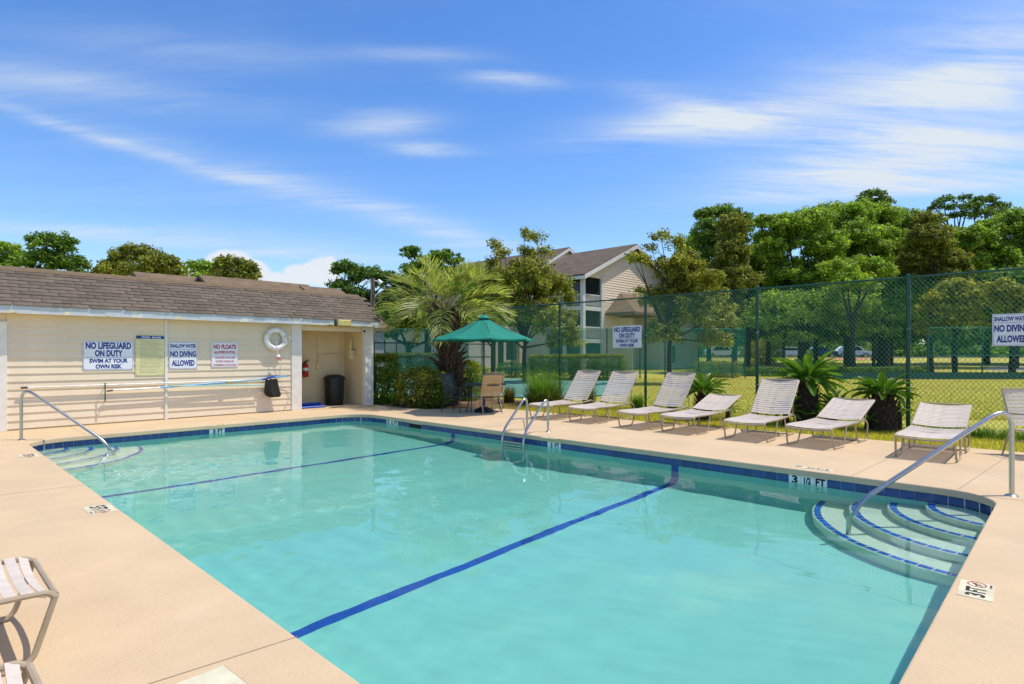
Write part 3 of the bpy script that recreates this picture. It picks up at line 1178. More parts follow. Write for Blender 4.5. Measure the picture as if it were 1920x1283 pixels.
    rk.add([(RX1 + .001, ye - 0.02, ze - 0.16), (RX1 + .022, ye - 0.02, ze - 0.16), (RX1 + .022, yr, zr - 0.14), (RX1 + .001, yr, zr - 0.14), (RX1 + .001, ye - 0.02, ze - 0.005), (RX1 + .022, ye - 0.02, ze - 0.005), (RX1 + .022, yr, zr - 0.005), (RX1 + .001, yr, zr - 0.005)],
           [(0, 1, 2, 3), (4, 7, 6, 5), (0, 4, 5, 1), (1, 5, 6, 2), (0, 3, 7, 4)])
    rk.obj('rake_board', M_ALCOVE, t, world=True)
    # alcove: conduit and switch box on the walls
    xb = on_y(594, 16.1)[0]
    d = on_y(594, 16.1)[1]
    zc = zof(664, d)
    MB().tube([(xb, 16.085, 2.22), (xb, 16.085, zof(690, d))], 0.012, 6).tube(fillet([(xb + 0.04, 16.08, zof(681, d)), (xb + 0.04, 16.08, zc), (9.30, 16.08, zc)], 0.22, 8), 0.016, 6).obj('conduit', M_ALCOVE, t, world=True)
    MB().bbox((xb - 0.03, 16.04, zof(693, d)), (xb + 0.07, 16.1, zof(680, d)), 0.008).obj('switch_box', M_ALCOVE, t, world=True)
    MB().box((9.18, 16.08, 0.0), (9.21, 16.1, 2.22)).obj('seam_strip', M_ALCOVE, t, world=True)
    return t


pool_house()


def alcove_things():
    # electrical box on the right wall of the alcove (faces -X)
    xw = 9.34
    y0, d0 = on_x(655, xw)
    y1, d1 = on_x(672, xw)
    yb = (y0 + y1) / 2
    z0, z1 = zof(674, d0), zof(656, d0)
    t = thing('electrical_box', 'cream electrical box with conduit stubs on the alcove side wall', 'electrical box', (xw, yb, (z0 + z1) / 2))
    MB().bbox((xw - 0.12, yb - 0.02, z0), (xw - 0.001, yb + 0.16, z1), 0.01).obj('box', M_ALCOVE, t, world=True)
    MB().tube([(xw - 0.06, yb + 0.09, z1), (xw - 0.06, yb + 0.08, z1 + 0.12), (xw - 0.05, yb + 0.05, z1 + 0.3)], [0.055, 0.045, 0.03], 8).obj('sensor_head', M_LIGHTYELLOW, t, world=True)
    MB().tube([(xw - 0.05, yb + 0.2, z1 + 0.005), (xw - 0.05, yb - 0.2, z1 + 0.005)], 0.008, 6).obj('bracket_rod', M_DARKFRAME, t, world=True)
    for k in range(3):
        MB().tube(fillet([(xw - 0.04, yb - 0.03 - 0.045 * k, z1 - 0.03), (xw - 0.04, yb - 0.03 - 0.045 * k, z0 + 0.08), (xw - 0.002, yb - 0.03 - 0.045 * k, z0 + 0.05)], 0.03, 3), 0.010, 6).obj('cable', M_ALCOVE, t, world=True)
    # fire extinguisher on the back wall
    x, d = on_y(569, 16.1)
    zt, zb = zof(674, d), zof(707, d)
    t = thing('fire_extinguisher', 'red fire extinguisher hanging on the alcove back wall', 'fire extinguisher', (x, 15.98, zb))
    h = zt - zb
    MB().lathe([(0, 0), (0.075, 0.0), (0.08, 0.02), (0.08, h * 0.62), (0.065, h * 0.72), (0.03, h * 0.78), (0.028, h * 0.84), (0, h * 0.84)], 18).obj('cylinder', M_RED, t, True)
    MB().lathe([(0.0808, h * 0.36), (0.0808, h * 0.52)], 18).obj('label_band', M_WHITE, t)
    MB().tube([(0, 0, h * 0.82), (0, 0, h * 0.9)], 0.025, 8).tube([(0.0, 0, h * 0.9), (0.1, -0.03, h * 0.98)], 0.012, 6).tube([(0.0, 0, h * 0.86), (0.1, -0.03, h * 0.88)], 0.01, 6).obj('valve', M_BLACK, t)
    MB().tube(bez([(0.03, -0.02, h * 0.86), (-0.09, -0.05, h * 0.82), (-0.11, -0.05, h * 0.5), (-0.095, -0.05, h * 0.22)], 5), 0.013, 7).obj('hose', M_BLACK, t)
    # bin
    x, d = on_y(627, 15.72)
    t = thing('rubbish_bin', 'dark green round rubbish bin with domed lid in the alcove', 'bin', (x, 15.72, 0.004))
    MB().lathe([(0.0, 0.0), (0.235, 0.0), (0.25, 0.02), (0.285, 0.74), (0.30, 0.75), (0.30, 0.775), (0.28, 0.775)], 28).obj('body', M_BIN, t, True)
    MB().lathe([(0.31, 0.74), (0.315, 0.79), (0.30, 0.82), (0.24, 0.865), (0.13, 0.895), (0.0, 0.90)], 28).obj('lid', M_BIN, t, True)
    for k in range(12):
        a = 2 * math.pi * k / 12
        MB().tube([(0.252 * math.cos(a), 0.252 * math.sin(a), 0.06), (0.281 * math.cos(a), 0.281 * math.sin(a), 0.68)], 0.006, 4).obj('rib', M_BIN, t)
    # blue mat rolled on the floor
    x0 = on_y(564, 15.25)[0]
    x1 = on_y(597, 15.45)[0]
    t = thing('pool_float_mat', 'blue foam mat lying on the alcove floor behind the column', 'mat', ((x0 + x1) / 2, 15.35, 0.004))
    MB().bbox((-0.42, -0.17, 0.0), (0.42, 0.17, 0.055), 0.02).obj('mat_body', M_BLUE, t)
    MB().tube([(-0.40, 0.08, 0.09), (0.36, 0.1, 0.09)], 0.045, 10).obj('rolled_edge', M_BLUE, t, True)
    # camera under the eave
    x, d = on_y(686, 14.75)
    z = zof(611, d)
    t = thing('security_camera', 'small white dome security camera under the eave corner', 'security camera', (x, 14.9, 2.285))
    MB().tube([(0, 0.0, 0), (0, -0.02, -0.08)], 0.02, 8).obj('mount', M_WHITE, t)
    MB().tube([(0.03, 0.03, -0.10), (-0.03, -0.12, -0.13)], [0.05, 0.05], 12).obj('housing', M_WHITE, t, True)
    MB().tube([(-0.031, -0.121, -0.13), (-0.034, -0.13, -0.132)], 0.038, 12).obj('lens', M_BLACK, t)
    t = thing('eave_floodlight', 'small white floodlight on the corner end of the fascia', 'floodlight', (9.5, 14.68, 2.33))
    MB().bbox((-0.05, -0.06, -0.03), (0.09, 0.017, 0.05), 0.01).obj('lamp_head', M_WHITE, t)
    MB().tube([(0.0, -0.05, -0.03), (0.0, -0.06, -0.07)], 0.03, 8).obj('sensor', M_WHITE, t)
    x0, d = on_y(630, 14.6)
    x1 = on_y(659, 14.6)[0]
    t = thing('wall_lamp', 'yellowed box lamp on the fascia above the alcove', 'lamp', ((x0 + x1) / 2, 14.697, 2.36))
    hw = (x1 - x0) / 2
    MB().box((-hw, -0.02, -0.09), (hw, 0.0, 0.09)).obj('back_plate', M_DARKFRAME, t)
    MB().bbox((-hw + 0.06, -0.13, -0.085), (hw - 0.01, -0.02, 0.085), 0.02).obj('lens', M_LIGHTYELLOW, t)


alcove_things()


def wall_signs():
    rot = (R(90), 0, 0)
    yp = YW - 0.03

    def place(px0, px1, py0, py1):
        x0, d0 = on_y(px0, yp)
        x1, d1 = on_y(px1, yp)
        xm = (x0 + x1) / 2
        dm = CT * xm + ST * yp
        pm = CX + FX * (ST * xm - CT * yp) / dm
        return (xm, yp, (zof(py0, dm) + zof(py1, dm)) / 2), x1 - x0, zof(py0, dm) - zof(py1, dm)
    loc, w, h = place(155.5, 250.5, 640.5, 694)
    B = M_SIGNBLUE
    sign('wall_sign', 'white and blue NO LIFEGUARD ON DUTY sign on the cream wall', 'sign', loc, rot, w, h, M_SIGN, M_SIGNBLUE,
         [('NO LIFEGUARD', 0.0, 0.35, 0.90, 0.235, B), ('ON DUTY', 0.0, 0.085, 0.55, 0.225, B), ('SWIM AT YOUR', 0.0, -0.175, 0.76, 0.155, B), ('OWN RISK', 0.0, -0.375, 0.52, 0.155, B)],
         [(-0.055, -0.45, 0.45, 0.006, B)], bw=0.005)
    loc, w, h = place(253.5, 309.5, 628, 705)
    t = sign('rules_board', 'pale yellow POOL RULES board with dark blue heading beside the wall strip', 'sign', loc, rot, w, h, M_YELLOWSIGN, M_OLIVEINK,
             [], bw=0.006)
    MB().box((-w / 2 + 0.02, h * 0.40, 0.0), (w / 2 - 0.02, h * 0.475, 0.0016)).obj('heading_band', B, t)
    letter(t, 'POOL  RULES', 0.02, h * 0.437, w * 0.64, h * 0.043, M_SIGN, 0.003, bold=0.03)
    rng = random.Random(9)
    ln = MB()
    y = 0.355
    k = 0
    while y > -0.44:          # print too small to read: rows of short word-like strokes
        x = -0.40 if k % 3 == 0 else -0.34
        end = rng.uniform(0.22, 0.42)
        while x < end:
            ww = rng.uniform(0.02, 0.075)
            ln.box((x * w, y * h - 0.005, 0.0), ((x + ww) * w, y * h + 0.004, 0.0012))
            x += ww + 0.014
        y -= 0.031 if rng.random() < 0.75 else 0.043
        k += 1
    o = ln.obj('small_print', M_OLIVEINK, t)
    o['kind'] = 'stuff'
    loc, w, h = place(316.5, 370, 641.5, 692)
    sign('wall_sign', 'white and blue SHALLOW WATER NO DIVING ALLOWED sign on the cream wall', 'sign', loc, rot, w, h, M_SIGN, M_SIGNBLUE,
         [('SHALLOW WATER', 0, 0.355, 0.90, 0.145, B), ('NO DIVING', 0, 0.055, 0.90, 0.225, B), ('ALLOWED', 0, -0.28, 0.80, 0.225, B)], [(0.225, -0.45, 0.45, 0.006, B)], bw=0.005)
    loc, w, h = place(396.5, 446, 642.5, 689)
    Q, Q2 = M_SIGNRED, M_SIGNRED2
    sign('wall_sign', 'white and red NO FLOATS ALLOWED IN POOL sign on the cream wall', 'sign', loc, rot, w, h, M_SIGN, M_SIGNRED2,
         [('NO FLOATS', 0, 0.33, 0.86, 0.19, Q), ('ALLOWED IN POOL', 0, 0.11, 0.82, 0.115, Q), ('CHILDREN CAN USE', 0, -0.115, 0.78, 0.09, Q2), ('WATER WINGS OR', 0, -0.26, 0.72, 0.09, Q2), ('SWIMMING NOODLES', 0, -0.405, 0.84, 0.09, Q2)],
         [(0.0, -0.45, 0.45, 0.004, Q2)], bw=0.004)


wall_signs()


def wall_gear():
    # long poles on their hooks
    y = YW - 0.10

    def wp(px, py, yy=y):
        x, d = on_y(px, yy)
        return Vector((x, yy, zof(py, d)))
    t = thing('rescue_pole', 'long white aluminium pole with black end cap on the wall hooks', 'pole', wp(280, 720))
    a, b = wp(52, 727), wp(505, 712)
    MB().tube([a, b], 0.017, 10).obj('tube', M_WHITEPOLE, t, True, world=True)
    MB().tube([wp(39, 727.5), a], 0.019, 10).obj('end_cap', M_BLACK, t, True, world=True)
    t = thing('telescopic_pole', 'light blue telescopic pole lowest on the wall hooks', 'pole', wp(350, 735, y - 0.04))
    y2 = y - 0.03
    a, m, b = wp(212, 732, y2), wp(300, 727, y2), wp(498, 711, y2)
    MB().tube([m, b], 0.02, 10).obj('outer_tube', M_BLUEPOLE, t, True, world=True)
    MB().tube([a, m], 0.015, 10).obj('inner_tube', M_STEEL, t, True, world=True)
    MB().tube([wp(200, 734, y2), a], 0.018, 10).obj('grip', M_MULCH, t, True, world=True)
    t = thing('skimmer_pole', 'pale aqua pole that ends in the leaf net', 'pole', wp(400, 722, y - 0.08))
    y3 = y - 0.06
    MB().tube([wp(320, 724, y3), wp(493, 722, y3)], 0.015, 10).obj('tube', mat('aqua_pole', (0.25, 0.58, 0.58), rough=0.35), t, True, world=True)
    MB().tube([wp(425, 716, y3), wp(433, 715.3, y3)], 0.022, 10).obj('collar', M_LIGHTYELLOW, t, True, world=True)
    # leaf net
    c = wp(511, 712, y - 0.06)
    t = thing('leaf_net', 'blue framed pool leaf net with hanging black mesh bag', 'leaf net', c)
    MB().tube([wp(492, 712, y3), wp(512, 706.5, y3), wp(541, 705.5, y3)], [0.02, 0.028, 0.012], 8).obj('frame', M_BLUE, t, True, world=True)
    MB().tube([wp(512, 707, y3), wp(538, 705.5, y3)], [0.03, 0.018], 8).obj('handle_socket', M_BLUEPOLE, t, True, world=True)
    bag = MB()
    prof = [(498, 520, 711), (496, 522, 722), (495, 525, 735), (499, 527, 741), (507, 524, 744)]
    ring = []
    for (p0, p1, py) in prof:
        l, r = wp(p0, py, y3), wp(p1, py, y3)
        cc, hw = (l + r) / 2, (r - l).length / 2
        ring.append([Vector((cc.x + hw * math.cos(2 * math.pi * k / 14), y3 + 0.09 * math.sin(2 * math.pi * k / 14) * (0.6 + 0.3 * math.sin(k * 2.1)), cc.z + 0.012 * math.sin(k * 3.3))) for k in range(14)])
    b0 = len(bag.v)
    for q in ring:
        bag.v += [tuple(p) for p in q]
    for i in range(len(ring) - 1):
        for k in range(14):
            bag.f.append((b0 + i * 14 + k, b0 + i * 14 + (k + 1) % 14, b0 + (i + 1) * 14 + (k + 1) % 14, b0 + (i + 1) * 14 + k))
    bag.f.append(tuple(b0 + 4 * 14 + k for k in range(14)))
    bag.obj('mesh_bag', M_MESHBAG, t, True, world=True)
    for px in (197, 466):
        h = thing('pole_hook', 'green painted pole hook near the wall strip' if px == 197 else 'thin white pole hook left of the leaf net', 'hook', wp(px, 735))
        mm = M_GREENPOLE if px == 197 else M_TRIM
        rr = 0.012 if px == 197 else 0.006
        top, bot = (718, 753) if px == 197 else (713, 735)
        MB().tube([wp(px, top, YW - 0.15), wp(px, bot, YW - 0.15)], rr, 6).obj('upright', mm, h, world=True)
        for py in (top + 4, bot - 3):
            MB().tube([wp(px, py, YW - 0.15), wp(px, py, YW - 0.02)], rr * 0.8, 6).obj('stand_off', mm, h, world=True)
    # life ring
    x, d = on_y(517, YW - 0.1)
    z = zof(636, d)
    t = thing('life_ring', 'white life ring with rope hanging on the wall by the corner board', 'life ring', (x, YW - 0.10, z))
    rr, tr = 0.235, 0.065
    path = [(rr * math.cos(2 * math.pi * k / 36), 0, rr * math.sin(2 * math.pi * k / 36)) for k in range(36)]
    MB().tube(path, tr, 12, closed=True).obj('ring', M_WHITE, t, True)
    for a in (60, 150, 240, 330):
        c = Vector((rr * math.cos(R(a)), 0, rr * math.sin(R(a))))
        tdir = Vector((-math.sin(R(a)), 0, math.cos(R(a))))
        MB().tube([c - tdir * 0.035, c + tdir * 0.035], tr + 0.004, 12).obj('band', M_ROPE, t, True)
    MB().tube(bez([(rr + 0.03, -0.05, -0.02), (rr + 0.12, -0.08, 0.0), (rr + 0.06, -0.09, 0.08), (rr - 0.05, -0.08, 0.05), (rr + 0.02, -0.08, -0.1), (rr - 0.1, -0.08, -0.2)], 6), 0.014, 6).obj('rope_knot', M_ROPE, t, True)
    MB().tube(bez([(0.0, -0.0, rr), (0.01, -0.04, 0.1), (0.0, -0.06, -0.1), (0.02, -0.09, -0.42)], 6), 0.008, 5).obj('hanging_rope', M_ROPE, t)
    MB().tube(bez([(rr - 0.08, -0.08, -0.22), (rr - 0.05, -0.05, -0.5), (rr - 0.12, -0.04, -0.85), (0.06, -0.04, -0.93), (rr - 0.02, -0.04, -0.7), (rr + 0.06, -0.04, -0.28)], 7), 0.006, 5).obj('trailing_cord', M_ROPE, t)
    b = thing('rope_float', 'faded red and white float ball hanging under the life ring', 'float', (x + 0.02, YW - 0.2, z - 0.48))
    MB().lathe([(0, 0.08), (0.03, 0.075), (0.05, 0.05), (0.055, 0.015)], 14).obj('upper_half', M_WHITE, b, True)
    MB().lathe([(0.055, 0.015), (0.05, -0.03), (0.03, -0.055), (0, -0.06)], 14).obj('lower_half', M_PINK, b, True)
    # loose hose along the corner board
    t = thing('thin_hose', 'thin pale hose looping down beside the corner board', 'hose', (6.95, YW - 0.05, 0.0))
    MB().tube(bez([wp(527, 722, YW - 0.05), wp(540, 727, YW - 0.05), wp(544, 745, YW - 0.05), wp(538, 755, YW - 0.05), wp(534, 771, YW - 0.06)], 7), 0.008, 5).obj('hose_run', M_ROPE, t, world=True)


wall_gear()

# ------------------------------------------------------------------ rails, ladder, depth markers


def handrail(name, label, base, low, top_h, zlow):
    b, l = Vector((*base, 0)), Vector((*low, 0))
    d = (l - b).normalized()
    t = thing(name, label, 'handrail', b)
    p = [b, b + Vector((0, 0, top_h)), l + Vector((0, 0, ZW + 0.06)) - d * 0.0, l + Vector((0, 0, zlow))]
    pts = [p[0]] + fillet([p[0] + Vector((0, 0, 0.05)), p[1], p[2] - d * 0.02, p[3]], 0.30, 12)[0:]
    o = MB().tube(pts, 0.0245, 14).obj('rail', M_STEEL, t, True, world=True)
    CAUST.append(o)
    MB().lathe([(0.0, 0.022), (0.028, 0.022), (0.05, 0.012), (0.062, 0.0)], 20).obj('base_flange', M_STEEL, t, True)
    return t


q = refr_low = None
handrail('pool_handrail', 'curved stainless handrail over the near right corner steps', (8.14, 0.50), (6.91, 1.74), 0.98, ZW - 0.79)
handrail('pool_handrail', 'curved stainless handrail over the far left corner steps', (1.43, 13.28), (2.55, 12.13), 0.95, ZW - 0.56)


def ladder():
    yL, yR = 7.90, 7.35
    t = thing('pool_ladder', 'stainless pool ladder with two hooped rails on the fence side', 'ladder', (8.6, 7.625, 0))
    for y in (yL, yR):
        pts = fillet([(8.63, y, 0.0), (8.63, y, 0.70), (8.0, y, 0.08), (7.93, y, -0.10), (7.93, y, -1.15)], 0.22, 10)
        CAUST.append(MB().tube(pts, 0.0235, 12).obj('rail', M_STEEL, t, True, world=True))
        MB().lathe([(0.0, 0.02), (0.03, 0.02), (0.045, 0.01), (0.055, 0.0)], 16, (8.63 - 8.6, y - 7.625, 0)).obj('base_flange', M_STEEL, t, True)
    pts = fillet([(8.16, yL - 0.02, 0.235), (8.46, yL - 0.05, 0.235), (8.51, yL - 0.06, 0.0)], 0.07, 6)
    MB().tube(pts, 0.014, 8).obj('brace', M_STEEL, t, True, world=True)
    for z in (-0.155, -0.225, -0.52, -0.82):
        hh = 0.012 if z > -0.2 else 0.01
        CAUST.append(MB().bbox((7.88, yR + 0.02, z - hh), (7.98, yL - 0.02, z + hh), 0.004).obj('tread', M_STEEL, t, world=True))


ladder()


def depth_markers():
    def one(label, c, rz, w, h, txt):
        t = thing('depth_marker', label, 'depth marker', (c.x, c.y, 0.0), rz)
        MB().bbox((-w / 2, -h / 2, 0.0), (w / 2, h / 2, 0.004), 0.001).obj('plate', M_MARKER, t)
        n = len(txt)
        if txt == '3 1/2 FT':
            for s, cx, tw, th in (('3', -0.37, 0.1, 0.55), ('1/2', -0.2, 0.16, 0.5), ('FT', 0.03, 0.2, 0.55)):
                letter(t, s, cx * w, 0, tw * w, th * h, M_BLACK, 0.0055, bold=0.02)
        else:
            letter(t, txt[0], -0.32 * w, 0, 0.17 * w, 0.58 * h, M_BLACK, 0.0055, bold=0.03)
            letter(t, 'FT', -0.02 * w, 0, 0.28 * w, 0.58 * h, M_BLACK, 0.0055, bold=0.03)
        cx, rr = 0.33 * w, 0.29 * h
        ring = MB()
        for k in range(28):
            a0, a1 = 2 * math.pi * k / 28, 2 * math.pi * (k + 1) / 28
            ring.add([(cx + r * math.cos(a), r * math.sin(a), 0.0055) for r in (rr, rr * 0.86) for a in (a0, a1)], [(0, 1, 3, 2)])
        ring.add([(cx - rr * 0.66, -rr * 0.56, 0.0057), (cx - rr * 0.56, -rr * 0.66, 0.0057), (cx + rr * 0.66, rr * 0.56, 0.0057), (cx + rr * 0.56, rr * 0.66, 0.0057)], [(0, 1, 2, 3)])
        ring.obj('prohibition_ring', M_SIGNRED, t)
        dv = MB()
        for a, c2, s in (((-0.45, -0.1), (0.2, 0.35), 0.08), ((0.2, 0.35), (0.55, 0.0), 0.07), ((-0.1, 0.15), (0.1, -0.45), 0.06), ((-0.6, 0.15), (-0.45, -0.1), 0.07)):
            p, q2 = Vector((*a, 0)) * rr, Vector((*c2, 0)) * rr
            nn = (q2 - p).normalized().cross(Vector((0, 0, 1))) * rr * s
            dv.add([Vector((cx, 0, 0.0050)) + p - nn, Vector((cx, 0, 0.0050)) + p + nn, Vector((cx, 0, 0.0050)) + q2 + nn, Vector((cx, 0, 0.0050)) + q2 - nn], [(0, 1, 2, 3)])
        dv.obj('diver_symbol', M_BLACK, t)
        letter(t, 'NO DIVING', cx, -0.41 * h, 0.2 * w, 0.07 * h, M_BLACK, 0.0055)
    one('cream 3 FT no diving marker stuck to the near right deck edge', gp(1830, 1107), R(3), 0.33, 0.175, '3 FT')
    one('white 5 FT no diving marker on the left deck edge', gp(187, 955), R(-90), 0.36, 0.22, '5 FT')
    one('white depth marker on the left deck near the far handrail', gp(54, 855), R(-92), 0.36, 0.22, '3 FT')
    one('worn depth marker on the deck in front of the loungers', gp(1522, 878.5), R(90), 0.5, 0.15, '3 1/2 FT')
    one('worn depth marker on the deck beside the ladder', gp(1030, 821.5), R(90), 0.34, 0.12, '5 FT')
    one('worn depth marker on the deck below the wall signs', gp(408, 797.5), R(180), 0.34, 0.12, '3 FT')


depth_markers()


def skimmer_lid():
    p = [gp(420, 1248), gp(458, 1286), gp(355, 1330), gp(322, 1283)]
    a = (p[1] - p[0]).normalized()
    c = p[0] * 0.5 + gp(392, 1330) * 0.5
    t = thing('skimmer_deck_lid', 'square cream skimmer lid let into the near left deck', 'skimmer lid', (0.82, 3.05, 0))  # this is the lid of the pool skimmer
    bx = Vector((p[0].x, p[0].y, 0))
    ux = Vector((0.06, -1, 0)).normalized()
    uy = Vector((-1, -0.06, 0))
    w = 0.36
    m = Matrix(((ux.x, uy.x, 0, bx.x), (ux.y, uy.y, 0, bx.y), (0, 0, 1, 0), (0, 0, 0, 1)))
    t.location = bx + ux * w / 2 + uy * w / 2
    M = Matrix.Translation(-t.location) @ m
    MB().box((0.006, 0.006, 0.0), (w - 0.006, w - 0.006, 0.006), M).obj('lid', M_MARKER, t)
    f = MB()
    for a in ((0, 0, w, 0.006), (0, w - 0.006, w, w), (0, 0.006, 0.006, w - 0.006), (w - 0.006, 0.006, w, w - 0.006)):
        f.box((a[0], a[1], 0.0), (a[2], a[3], 0.002), M)
    f.obj('seat_gap', M_JOINT, t)


skimmer_lid()

# ------------------------------------------------------------------ loungers
HWID = 0.345


def strap_mesh(width, wid=0.047, sag=0.022, name='strap'):
    b = MB()
    n = 8
    top, bot = [], []
    for i in range(n + 1):
        y = -width + 2 * width * i / n
        s = sag * ((y / width) ** 2 - 1)
        top.append([(-wid / 2, y, s + 0.002), (0, y, s + 0.0035), (wid / 2, y, s + 0.002)])
        bot.append([(-wid / 2, y, s - 0.001), (wid / 2, y, s - 0.001)])
    v = []
    for i in range(n + 1):
        v += top[i] + bot[i]
    f = []
    for i in range(n):
        a, c = i * 5, (i + 1) * 5
        f += [(a, a + 1, c + 1, c), (a + 1, a + 2, c + 2, c + 1), (a + 3, c + 3, c + 4, a + 4), (a, c, c + 3, a + 3), (a + 2, a + 4, c + 4, c + 2)]
    f += [(0, 3, 4, 1), (1, 4, 2)]
    e = n * 5
    f += [(e, e + 1, e + 4, e + 3), (e + 1, e + 2, e + 4)]
    # ends wrap the rail
    b.add(v, f)
    for s in (-1, 1):
        b.tube([(-wid / 2, s * (width + 0.004), -0.012), (wid / 2, s * (width + 0.004), -0.012)], 0.0165, 8)
    return b.mesh(name, M_STRAP, True)


STRAP = strap_mesh(HWID - 0.012)
STRAP_BACK = strap_mesh(HWID - 0.012, 0.041, 0.03)


def lounger(label, foot, rz, ang, backlen=0.9, group='white strap sun loungers round the pool'):
    t = thing('sun_lounger', label, 'sun lounger', (foot[0], foot[1], 0), rz, group)
    sl = 1.29
    r = 0.0145
    for s in (-1, 1):
        y = s * HWID
        MB().tube(fillet([(0.0, y, 0.305), (0.03, y, 0.338), (0.2, y, 0.345), (0.7, y, 0.335), (sl + 0.18, y, 0.36)], 0.09, 5), r, 8).obj('seat_rail', M_FRAME, t, True)
        MB().tube(fillet([(0.0, y, 0.315), (0.095, y + s * 0.01, 0.014), (0.52, y + s * 0.012, 0.014), (0.66, y, 0.335)], 0.06, 5), r, 8).obj('front_leg', M_FRAME, t, True)
        MB().tube(fillet([(1.05, y, 0.34), (1.17, y + s * 0.012, 0.014), (1.60, y + s * 0.012, 0.014), (1.67, y + s * 0.01, 0.30), (1.48, y, 0.39), (sl + 0.02, y, 0.355)], 0.07, 5), r, 8).obj('rear_leg', M_FRAME, t, True)
    for x, z in ((0.66, 0.325), (1.05, 0.325)):
        MB().tube([(x, -HWID, z), (x, HWID, z)], 0.011, 6).obj('cross_bar', M_FRAME, t)
    MB().tube([(1.40, -HWID, 0.014), (1.40, HWID, 0.014)], 0.011, 6).obj('floor_bar', M_FRAME, t)
    MB().tube(bez([(0.0, -HWID, 0.318), (-0.01, -HWID * 0.5, 0.296), (-0.012, 0, 0.290), (-0.01, HWID * 0.5, 0.296), (0.0, HWID, 0.318)], 4), r, 8).obj('foot_bar', M_FRAME, t, True)
    n = 21
    for i in range(n):
        x = 0.05 + i * (sl - 0.09) / (n - 1)
        z = 0.345 + 0.012 + (-0.012 if i == 0 else 0) - 0.010 * math.sin(math.pi * min(1, x / sl))
        inst('seat_strap', STRAP, t, (x, 0, z), (0, R(-22) if i == 0 else 0, 0))
    a = R(ang)
    dv = Vector((math.cos(a), 0, math.sin(a)))
    h = Vector((sl, 0, 0.365))
    p0, p1 = h, h + dv * backlen
    bow = Vector((-math.sin(a), 0, math.cos(a))) * 0.012
    pts = [(p0.x, -HWID, p0.z), (p1.x, -HWID, p1.z), (p1.x, HWID, p1.z), (p0.x, HWID, p0.z)]
    MB().tube(fillet(pts, 0.05, 5), r, 8).obj('back_frame', M_FRAME, t, True)
    nb = 16
    for i in range(nb):
        p = h + dv * (0.05 + i * (backlen - 0.09) / (nb - 1)) + bow
        inst('back_strap', STRAP_BACK, t, p, (0, -a, 0))
    # prop that holds the back up
    if ang > 12:
        m = h + dv * backlen * 0.55
        for s in (-1, 1):
            MB().tube([(m.x, s * (HWID - 0.03), m.z), (min(1.64, m.x + 0.10), s * (HWID - 0.03), 0.33)], 0.009, 6).obj('back_prop', M_FRAME, t)
    return t


for lab, y0, y1, x, rz, ang, bl in (
        ('reclined strap lounger first from the umbrella table', 9.21, 8.48, 10.10, 0, 50, 0.93),
        ('reclined strap lounger behind the pool ladder, second from the umbrella table', 8.11, 7.39, 10.20, 3, 50, 0.93),
        ('raised strap lounger directly left of the smallest sago palm', 6.78, 6.03, 10.08, -3, 51, 0.92),
        ('strap lounger with its back almost flat, in front of the smallest sago palm', 5.77, 5.06, 10.08, 0, 18, 0.86),
        ('raised strap lounger directly left of the largest sago palm', 4.50, 3.76, 10.02, 2, 45, 0.90),
        ('low backed strap lounger between the two big sago palms', 3.47, 2.73, 10.02, -4, 21, 0.86),
        ('low backed strap lounger behind the near handrail', 1.92, 1.18, 9.96, 1, 20, 0.88)):
    lounger(lab, (x, (y0 + y1) / 2), R(rz), ang, bl)
# one at the right edge, turned with its foot towards the near deck
# two or three on the near left deck, feet to the pool
lounger('strap lounger nearest on the left deck, only its foot corner in view', (0.33, 2.52), R(180), 24, 0.9)
lounger('strap lounger second along the left deck with its foot towards the water', (0.52, 3.96), R(180), 24, 0.9)
lounger('strap lounger third along the left deck, barely entering the frame', (0.385, 5.15), R(180), 24, 0.9)

# ------------------------------------------------------------------ umbrella, table, chairs
UX, UY = 10.42, 11.05


